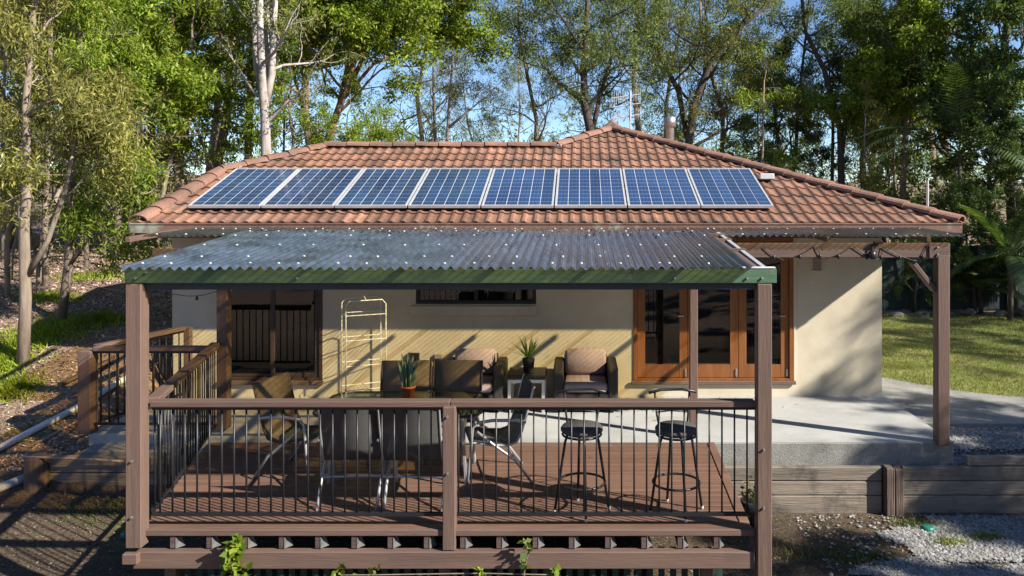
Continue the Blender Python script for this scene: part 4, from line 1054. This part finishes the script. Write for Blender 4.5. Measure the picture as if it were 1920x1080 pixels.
px_tree('gum_tree', 'twin trunked gum behind the sloping right hip of roof', 25.0,
        [([(1575,480), (1578,350), (1575,240), (1545,130), (1510,60), (1500,-40)], .13, .05), ([(1576,300), (1590,200), (1610,120), (1640,40)], .09, .03), ([(1560,350), (1562,240), (1555,160)], .06, .04)],
        1575, bark_dark, L_mid, 42, 8, 2.5, 2, (12,.38,.15,.032,.7), t0=.35, depth=1.2)
px_tree('gum_tree', 'round crowned gum with slender trunk over the right hip', 24.0,
        [([(1692,520), (1692,380), (1698,260), (1702,160), (1705,90)], .11, .06), ([(1680,420), (1676,300), (1672,210)], .06, .03)], 1692, bark, L_lime, 43, 12, 2.4, 2, (24,.42,.17,.045,.5), t0=.55, depth=1.0)

# --- further trees standing between them, one line each: kind, variant, frame x, depth, scale, turn, label
T = [
 ('lime',2,-60,16.5,1.15,.3,'lime tree cut by the left edge of the frame'),
 ('lime',0,20,19.0,1.15,1.1,'lime green tree at the far left of the bank'),
 ('olive',0,170,21.0,1.1,2.0,'olive leafed gum behind the thin crooked gum'),
 ('lime',1,275,20.5,1.15,.4,'bright lime tree crowding the tan straight trunk'),
 ('gum',1,395,22.5,1.15,2.2,'grey green gum filling the gap beside the leaning trunk'),
 ('lime',2,255,17.5,.80,.9,'small lime tree with low sprays above the bank'),
 ('mid',0,400,27,1.25,1.0,'mid green tree behind the left end of roof'),
 ('gum',2,120,27,1.35,.5,'tall gum deep in the bush behind the bank'),
 ('olive',2,330,30,1.35,1.5,'tall olive gum deep behind the tan trunk'),
 ('mid',1,560,25,1.2,2.0,'dark green tree between white gum and paperbark'),
 ('lime',0,560,18.2,.56,2.2,'low lime bush hugging the ridge beside the white gum'),
 ('lime',1,665,18.6,.60,.2,'low lime bush on the ridge below the paperbark'),
 ('lime',2,720,19.5,.52,1.4,'rounded lime bush at the ridge right of the paperbark'),
 ('wisp',2,760,30,1.0,2.8,'sparse olive gum above the middle of the ridge'),
 ('wisp',1,905,33,.62,.9,'pale wispy gum against the gap of sky'),
 ('wisp',0,975,36,.70,2.4,'wispy gum left of the dark forked trunk'),
 ('wisp',2,1225,34,1.15,1.7,'gum behind the television antenna'),
 ('wisp',0,1410,36,.72,.5,'low olive gum behind the spreading gum'),
 ('dark',0,1475,30,.92,.2,'dark tree left of the twin trunked gum'),
 ('mid',1,1630,31,1.1,2.9,'gum between twin trunked and round crowned gums'),
 ('dark',1,1800,25,1.15,1.2,'dark dense tree behind the garden fence'),
 ('dark',2,1905,22.5,1.25,2.5,'tall dark tree at the right edge'),
 ('dark',0,1850,21.3,.62,1.8,'low dark tree over the palm and fence'),
 ('dark',1,1960,20.0,.9,.7,'dark tree leaning in past the right edge'),
 ('dark',0,1720,20.0,.26,.4,'low dark bush in front of the fence beside the slab post'),
 ('dark',1,1830,19.9,.30,1.4,'low dark bush in the garden bed behind the edging rocks'),
 ('dark',2,1905,19.7,.34,2.2,'dark bush in the garden bed at the right edge'),
 ('wisp',0,800,27,.78,.3,'slender gum above the middle of the ridge'),
 ('wisp',1,1015,28,.95,1.7,'olive gum between the sky gap and the forked trunk'),
 ('wisp',0,1195,29,1.3,2.2,'tall gum just behind the roof peak and antenna'),
 ('wisp',1,1370,29,1.05,1.2,'tall gum right of the flue pipe'),
 ('wisp',2,1480,27,.85,.8,'gum rising left of the twin trunked gum'),
 ('wisp',0,1610,28,1.2,.1,'tall gum just right of the twin trunked gum'),
 ('mid',2,1770,33,1.25,.3,'gum crown between the round crowned and dark trees'),
 ('dark',2,1655,27,.62,1.0,'low dark shrubby tree behind the right hip'),
 ('dark',1,1520,26,.55,2.0,'low dark shrubby tree behind the middle of right hip'),
]
names = {'gum':'gum_tree', 'lime':'brush_tree', 'olive':'gum_tree', 'dark':'rainforest_tree', 'mid':'gum_tree', 'wisp':'gum_tree', 'airy':'gum_tree'}
for kd, vi, px, Y, s_, rt, lab in T:
    tree(names[kd], lab, g0(px, Y), V[kd, vi], rt, s_, 'bushland trees round the house')
SP = [(15,13.2,'sapling behind the nearest gum on the bank'), (70,15.0,'sapling between the two nearest gums'), (160,16.0,'sapling upslope of the green ground cover'), (195,18.5,'sapling beside the brown trunk'),
      (245,19.5,'sapling in front of the lime thicket'), (290,17.5,'sapling near the corner of the roof verge'), (300,21,'thin sapling behind the roof verge thicket'), (365,20,'sapling just above the roof verge'),
      (420,19.5,'sapling between verge and leaning trunk'), (545,20,'sapling right of the white gum'), (5,17.0,'sapling at the left edge of the thicket'), (1430,22,'sapling above the right hip near the panels'), (1640,22,'sapling behind the lower right hip')]
for i, (px, Y, lab) in enumerate(SP): tree('sapling', 'thin '+lab if not lab.startswith('thin') else lab, g0(px, Y), V['sapling', i % 3], i*1.3, 1.0+.12*(i % 3), 'thin saplings in the bush')
DS = [(-20,13.0,'beside the nearest gum at the left edge'), (20,14.6,'just behind the nearest peeling gum'), (70,13.4,'between the nearest gum and the green ground cover'), (150,18.2,'upslope of the thin crooked gum'), (190,20,'behind the brown trunk'), (235,18.6,'right of the brown trunk'), (270,19.6,'left of the tan straight trunk'), (300,18.4,'close to the tan straight trunk'), (215,22,'deep behind the brown trunk'), (95,18.8,'behind the straight thin trunk'), (40,20,'deep at the left edge'), (130,22,'deep behind the crooked gum'), (330,22,'behind the tan straight trunk'), (260,15.5,'nearest the roof gutter corner')]
for i, (px, Y, lab) in enumerate(DS): tree('dry_shrub', 'bare twiggy shrub '+lab, g0(px, Y), V['dry', i % 3], i*.9, .75+.12*(i % 4), 'bare twiggy shrubs on the bank', 'shrub')
# trees beyond the right and front edges whose shade falls on yard and wall
OT = [('dark',0,10.4,6.0,.60,'small dense tree standing off beyond the gravel'), ('dark',1,10.6,8.5,.57,'second dense tree beyond the gravel past the frame'), ('airy',0,12.1,7.4,.85,'airy gum between gravel and lawn past the frame'),
      ('dark',2,9.3,4.3,.55,'dense low tree by the gravel past the frame'), ('dark',1,8.7,4.9,.50,'dense shrubby tree nearest the gravel past the frame'), ('dark',0,9.8,3.3,.55,'dense shrubby tree by the driveway bend past the frame'), ('dark',0,12.3,5.0,.66,'dense tree by the driveway past the frame'), ('dark',1,12.6,6.9,.62,'dense tree behind the gravel past the frame'), ('dark',2,10.0,-4.0,.62,'dense tree right of the viewpoint'), ('dark',0,11.2,-1.6,.62,'dense tree beside the driveway right of the viewpoint'), ('mid',1,9.6,-7.0,.7,'gum right of the viewpoint'),
      ('dark',2,3,-15,1.0,'dark tree on the bank behind the viewpoint'), ('mid',0,8,-13,1.0,'gum on the bank behind the viewpoint'), ('dark',0,12,-17,1.1,'big dark tree on the bank behind the viewpoint'), ('gum',1,-1.5,-17,1.0,'airy gum on the bank behind the viewpoint'), ('dark',1,6,-20,1.2,'tall dark tree on the bank behind the viewpoint'),
      ('gum',1,16.5,9.8,.9,'airy gum beside the lawn past the frame'), ('mid',1,18.5,12.5,.95,'gum beyond the lawn past the frame'),
      ('gum',0,17.5,14.6,.8,'dark tree over the lawn past the frame')]
for kd, vi, x, y, s_, lab in OT: tree(names[kd], lab, Vector((x, y, float(gz(x, y)))), V[kd, vi], x, s_, 'trees beside the yard')

# palm
def palm(label, base, H, nf, fl_, seed):
    b = TreeB(seed); t = thing('palm_tree', label, 'palm', tuple(base), 0, 'palms in the garden bed'); r_ = np.random.default_rng(seed)
    mb = MB().tube([(0,0,-.2), (.03,0,H*.5), (0,.03,H)], [.07,.055,.05], 8); lpart('trunk', mb, bark_dark, t, True)
    for k in range(nf):
        az = k*2.4+r_.uniform(-.3,.3); el = r_.uniform(.25,1.3); pts = []; p = np.array([0,0,H]); d = np.array([math.cos(az)*math.cos(el), math.sin(az)*math.cos(el), math.sin(el)])
        ns = 16
        for i in range(ns+1): pts.append(p.copy()); d = unit(d+np.array([0,0,-.095])); p = p+d*fl_/ns
        fm = MB().tube([Vector(q) for q in pts], list(np.linspace(.016,.004,ns+1)), 4)
        side = unit(np.cross(d, [0,0,1]))
        for i in range(2, ns):
            for f in (0, .5):
                c = pts[i]+(pts[i+1]-pts[i])*f; tg = unit(pts[i+1]-pts[i]); ll = .52*math.sin(math.pi*(i+f)/ns*.86+.25)
                for s_ in (-1,1):
                    tip = c+side*s_*ll*.8+tg*ll*.5+np.array([0,0,-.16*ll]); wv = tg*.022
                    fm.add([c-wv, c+wv, (c+tip)/2+wv*1.2+np.array([0,0,.02]), tip, (c+tip)/2-wv*1.2+np.array([0,0,.02])], [(0,1,2,4), (4,2,3)])
        lpart('frond', fm, L_palm, t)
palm('arching palm above the fence beside the outer slab post', g0(1800,21.0), 4.0, 13, 2.9, 51)
palm('palm with low fronds in the dark garden corner', g0(1893,18.8), 1.5, 11, 1.8, 52)
palm('young palm with pale stems beside the edging rocks', g0(1838,19.9), .55, 10, 1.25, 53)

# far bush as one mass (only beyond the trees above)
def far_bush():
    r_ = np.random.default_rng(77); cl = []
    sky_x = [-400, 0, 300, 520, 700, 800, 900, 1000, 1150, 1300, 1450, 1550, 1700, 1850, 2000, 2400]
    sky_y = [60, 60, 90, 120, 150, 215, 235, 230, 225, 230, 230, 220, 200, 170, 110, 90]
    for i in range(5200):
        Y = r_.uniform(40, 62); px = r_.uniform(-300, 2250); top = np.interp(px, sky_x, sky_y)+25*math.sin(px*.045)+18*math.sin(px*.11)
        py = top+(520-top)*r_.random()**.75; p = P(px, py, Y); cl.append(np.array(p))
    return leaves(np.array(cl), 14, 1.0, .34, .09, .5, r_)
o = link('far_bush', poly_mesh('far_bush', far_bush(), 4, L_mid)); tag(o, 'distant mass of gum foliage behind the trees', 'bushland', kind='stuff')

# ground cover, litter, gravel, lawn
def scatter_quads(n, fx, size, asp, lift, rng, tilt=.35):
    xs, ys = fx(n); z = gz(xs, ys)+lift; m = len(xs)
    az = rng.uniform(0, 6.283, m); a = np.stack([np.cos(az), np.sin(az), rng.normal(size=m)*tilt], 1); s = np.stack([-np.sin(az), np.cos(az), rng.normal(size=m)*tilt], 1)
    L = size*rng.uniform(.5,1.4,(m,1)); p = np.stack([xs, ys, z], 1)
    return np.stack([p-a*L*.5, p+s*L*asp*.5, p+a*L*.5, p-s*L*asp*.5], 1).reshape(-1,3)
def bank(n):
    x = rng.uniform(-15, -5.9, n); y = 9.5+rng.random(n)**1.3*13; k = ~((x > -6.1) & (y > 9.3) & (y < 18)) & (x < -4.9+.0*y); return x[k], y[k]
o = link('leaf_litter', poly_mesh('leaf_litter', scatter_quads(80000, bank, .055, .36, .010, rng), 4, litterm)); tag(o, 'dry fallen leaves strewn over the bank', 'leaf litter', kind='stuff')
def yard(n):
    x = rng.uniform(-9, 6, n); y = rng.uniform(6.6, 9.15, n); return x, y
o = link('yard_litter', poly_mesh('yard_litter', scatter_quads(14000, yard, .034, .4, .006, rng), 4, island_mat('dull_dry_leaves', [(0, (.05,.035,.026)), (.5, (.13,.09,.065)), (.85, (.24,.18,.14)), (1, (.40,.33,.27))]))); tag(o, 'scattered dry leaves on the soil in front of the sleeper walls', 'leaf litter', kind='stuff')  # darker copy of the dry leaves, yard shade put into the colour
def stones(n, fx, r, dz):
    xs, ys = fx(n); m = len(xs); z = gz(xs, ys)+dz
    base = np.array([[1,0,0],[0,1,0],[-1,0,0],[0,-1,0],[0,0,1.0]])
    an = rng.uniform(0,6.283,m); ca, sa = np.cos(an), np.sin(an); R = r*rng.uniform(.5,1.5,(m,1,1))
    v_ = np.repeat(base[None], m, 0)*(1+rng.normal(size=(m,5,3))*.25)*R; v_[:,:,2] *= .7
    vx = v_[:,:,0]*ca[:,None]-v_[:,:,1]*sa[:,None]; vy = v_[:,:,0]*sa[:,None]+v_[:,:,1]*ca[:,None]
    v_ = np.stack([vx+xs[:,None], vy+ys[:,None], v_[:,:,2]+z[:,None]], 2)
    f = np.array([[0,1,4],[1,2,4],[2,3,4],[3,0,4]]); me = bpy.data.meshes.new('gravel')
    faces = (f[None]+(np.arange(m)*5)[:,None,None]).reshape(-1,3)
    me.vertices.add(m*5); me.vertices.foreach_set('co', v_.astype(np.float32).ravel()); me.loops.add(len(faces)*3); me.loops.foreach_set('vertex_index', faces.astype(np.int32).ravel())
    me.polygons.add(len(faces)); me.polygons.foreach_set('loop_start', np.arange(0, len(faces)*3, 3, dtype=np.int32)); me.polygons.foreach_set('loop_total', np.full(len(faces), 3, dtype=np.int32))
    me.update(calc_edges=True); me.materials.append(stonem); return me
def gr1(n): return rng.uniform(4.42, 9, n), rng.uniform(9.42, 10.4, n)
def gr2(n):
    x = rng.uniform(2.4, 8, n); y = rng.uniform(6.4, 9.15, n); k = np.array([gravel_low(a, b) or rng.random() < .12 for a, b in zip(x, y)]); return x[k], y[k]
o = link('gravel', stones(9000, gr1, .016, .012)); tag(o, 'pale gravel strip between slab and footpath', 'gravel', kind='stuff')
o = link('gravel', stones(22000, gr2, .016, .014)); tag(o, 'pale blue grey gravel below the sleeper wall', 'gravel', kind='stuff')
def blades(n, fx, h, wd, rng, lean=.5):
    xs, ys = fx(n); m = len(xs); p = np.stack([xs, ys, gz(xs, ys)+.005], 1); az = rng.uniform(0,6.283,m); s = np.stack([np.cos(az), np.sin(az), np.zeros(m)], 1)*wd
    tip = np.stack([rng.normal(size=m)*lean, rng.normal(size=m)*lean, np.ones(m)], 1)*h*rng.uniform(.5,1.4,(m,1))
    return np.stack([p-s, p+s, p+tip], 1).reshape(-1,3)
def lw(n):
    x = rng.uniform(4.4, 15, n); y = 11+rng.random(n)**1.3*8.5; k = np.array([b > lawn_edge(a) for a, b in zip(x, y)]); return x[k], y[k]
o = link('grass', poly_mesh('grass', blades(90000, lw, .05, .006, rng, .6), 3, grassm)); tag(o, 'short lawn grass right of the house', 'grass', kind='stuff')
def blobs(cs_, n):
    xs, ys = [], []
    for cx, cy, rx, ry in cs_:
        xs.append(cx+rng.normal(size=n)*rx); ys.append(cy+rng.normal(size=n)*ry)
    return np.concatenate(xs), np.concatenate(ys)
cs_ = [(*gc(q, r_), a, b_) for q, r_, a, b_ in ((150,607,.30,.16), (95,625,.28,.16), (30,652,.28,.16), (5,685,.2,.12), (20,735,.2,.12), (190,600,.18,.1), (95,560,.22,.15), (170,520,.3,.2))]
o = link('ground_cover', poly_mesh('ground_cover', blades(800, lambda n: blobs(cs_, n), .08, .012, rng, .7), 3, fernm)); tag(o, 'bright lime ground cover in patches on the bank', 'ground cover', kind='stuff')
cs2 = [(*gc(q, r_), a, b_) for q, r_, a, b_ in ((200,960,.35,.15), (60,810,.3,.15), (1510,1040,.35,.12), (1720,985,.15,.06), (1780,1020,.10,.05), (1620,1050,.2,.1), (1850,1010,.08,.04))]
o = link('grass', poly_mesh('grass', blades(350, lambda n: blobs(cs2, n), .045, .006, rng, .7), 3, grassm)); tag(o, 'sparse tufts of grass on the soil round the deck', 'grass', kind='stuff')
# climbing plants at the deck front
def vine(label, pts, n, rad, seed, mat):
    r_ = np.random.default_rng(seed); p0 = Vector(pts[0]); t = thing('creeper', label, 'creeper', tuple(p0), 0, 'creepers at the foot of the deck')
    lpart('stem', MB().tube([Vector(p)-p0 for p in pts], .006, 5), bark, t)
    cl = np.array([np.array(Vector(p)-p0) for p in pts[1:]]); link('leaves', poly_mesh('leaves', leaves(cl, n, rad, .075, .06, .1, r_), 4, mat), t)
vine('leafy lime creeper climbing over the bearer', [P(445,1110,6.84), P(440,1078,6.82), P(432,1055,6.80), P(438,1030,6.80), P(445,1016,6.8)], 38, .095, 1, L_lime)
vine('thin creeper sprig over the middle of the bearer', [P(980,1100,6.84), P(985,1060,6.84), P(992,1030,6.82), P(985,1018,6.82)], 8, .06, 2, L_mid)
vine('low creeper leaves along the bottom of the deck screen', [P(680,1120,6.86), P(640,1078,6.86), P(700,1078,6.86), P(900,1075,6.86), P(1040,1078,6.86)], 16, .09, 3, L_lime)

# leaves blown onto the roof sheets, the slab and the deck
def flat_leaves(n, fx, fy, fz, size):
    x = fx(n); y = fy(n); z = fz(x, y); az = rng.uniform(0, 6.283, n); a = np.stack([np.cos(az), np.sin(az), rng.normal(size=n)*.12], 1); b = np.stack([-np.sin(az), np.cos(az), rng.normal(size=n)*.12], 1)
    L = size*rng.uniform(.5, 1.4, (n,1)); p = np.stack([x, y, z], 1)
    return np.stack([p-a*L*.5, p+b*L*.14, p+a*L*.5, p-b*L*.14], 1).reshape(-1, 3)
dl_m = bpy.data.materials['dull_dry_leaves']
v1 = flat_leaves(520, lambda n: rng.uniform(-3.8, 1.3, n), lambda n: 9.36-np.abs(rng.normal(size=n))*.16, lambda x, y: zroof(y)+.016, .07)
tag(link('roof_leaves', poly_mesh('roof_leaves', v1, 4, dl_m)), 'dry leaves caught along the top of the deck roof', 'leaf litter', kind='stuff')
v3 = flat_leaves(70, lambda n: rng.uniform(-2.5, 4.2, n), lambda n: 11.45-np.abs(rng.normal(size=n))*.5, lambda x, y: 0*x+.008, .06)
v4 = flat_leaves(40, lambda n: rng.uniform(-3.6, 1.3, n), lambda n: rng.uniform(7.05, 9.3, n), lambda x, y: 0*x+.008, .06)
v5 = flat_leaves(60, lambda n: rng.uniform(4.5, 8.5, n), lambda n: rng.uniform(10.5, 11.4, n), lambda x, y: 0*x-.078, .06)
tag(link('blown_leaves', poly_mesh('blown_leaves', np.concatenate([v3, v4, v5]), 4, dl_m)), 'few dry leaves blown over slab, deck and footpath', 'leaf litter', kind='stuff')
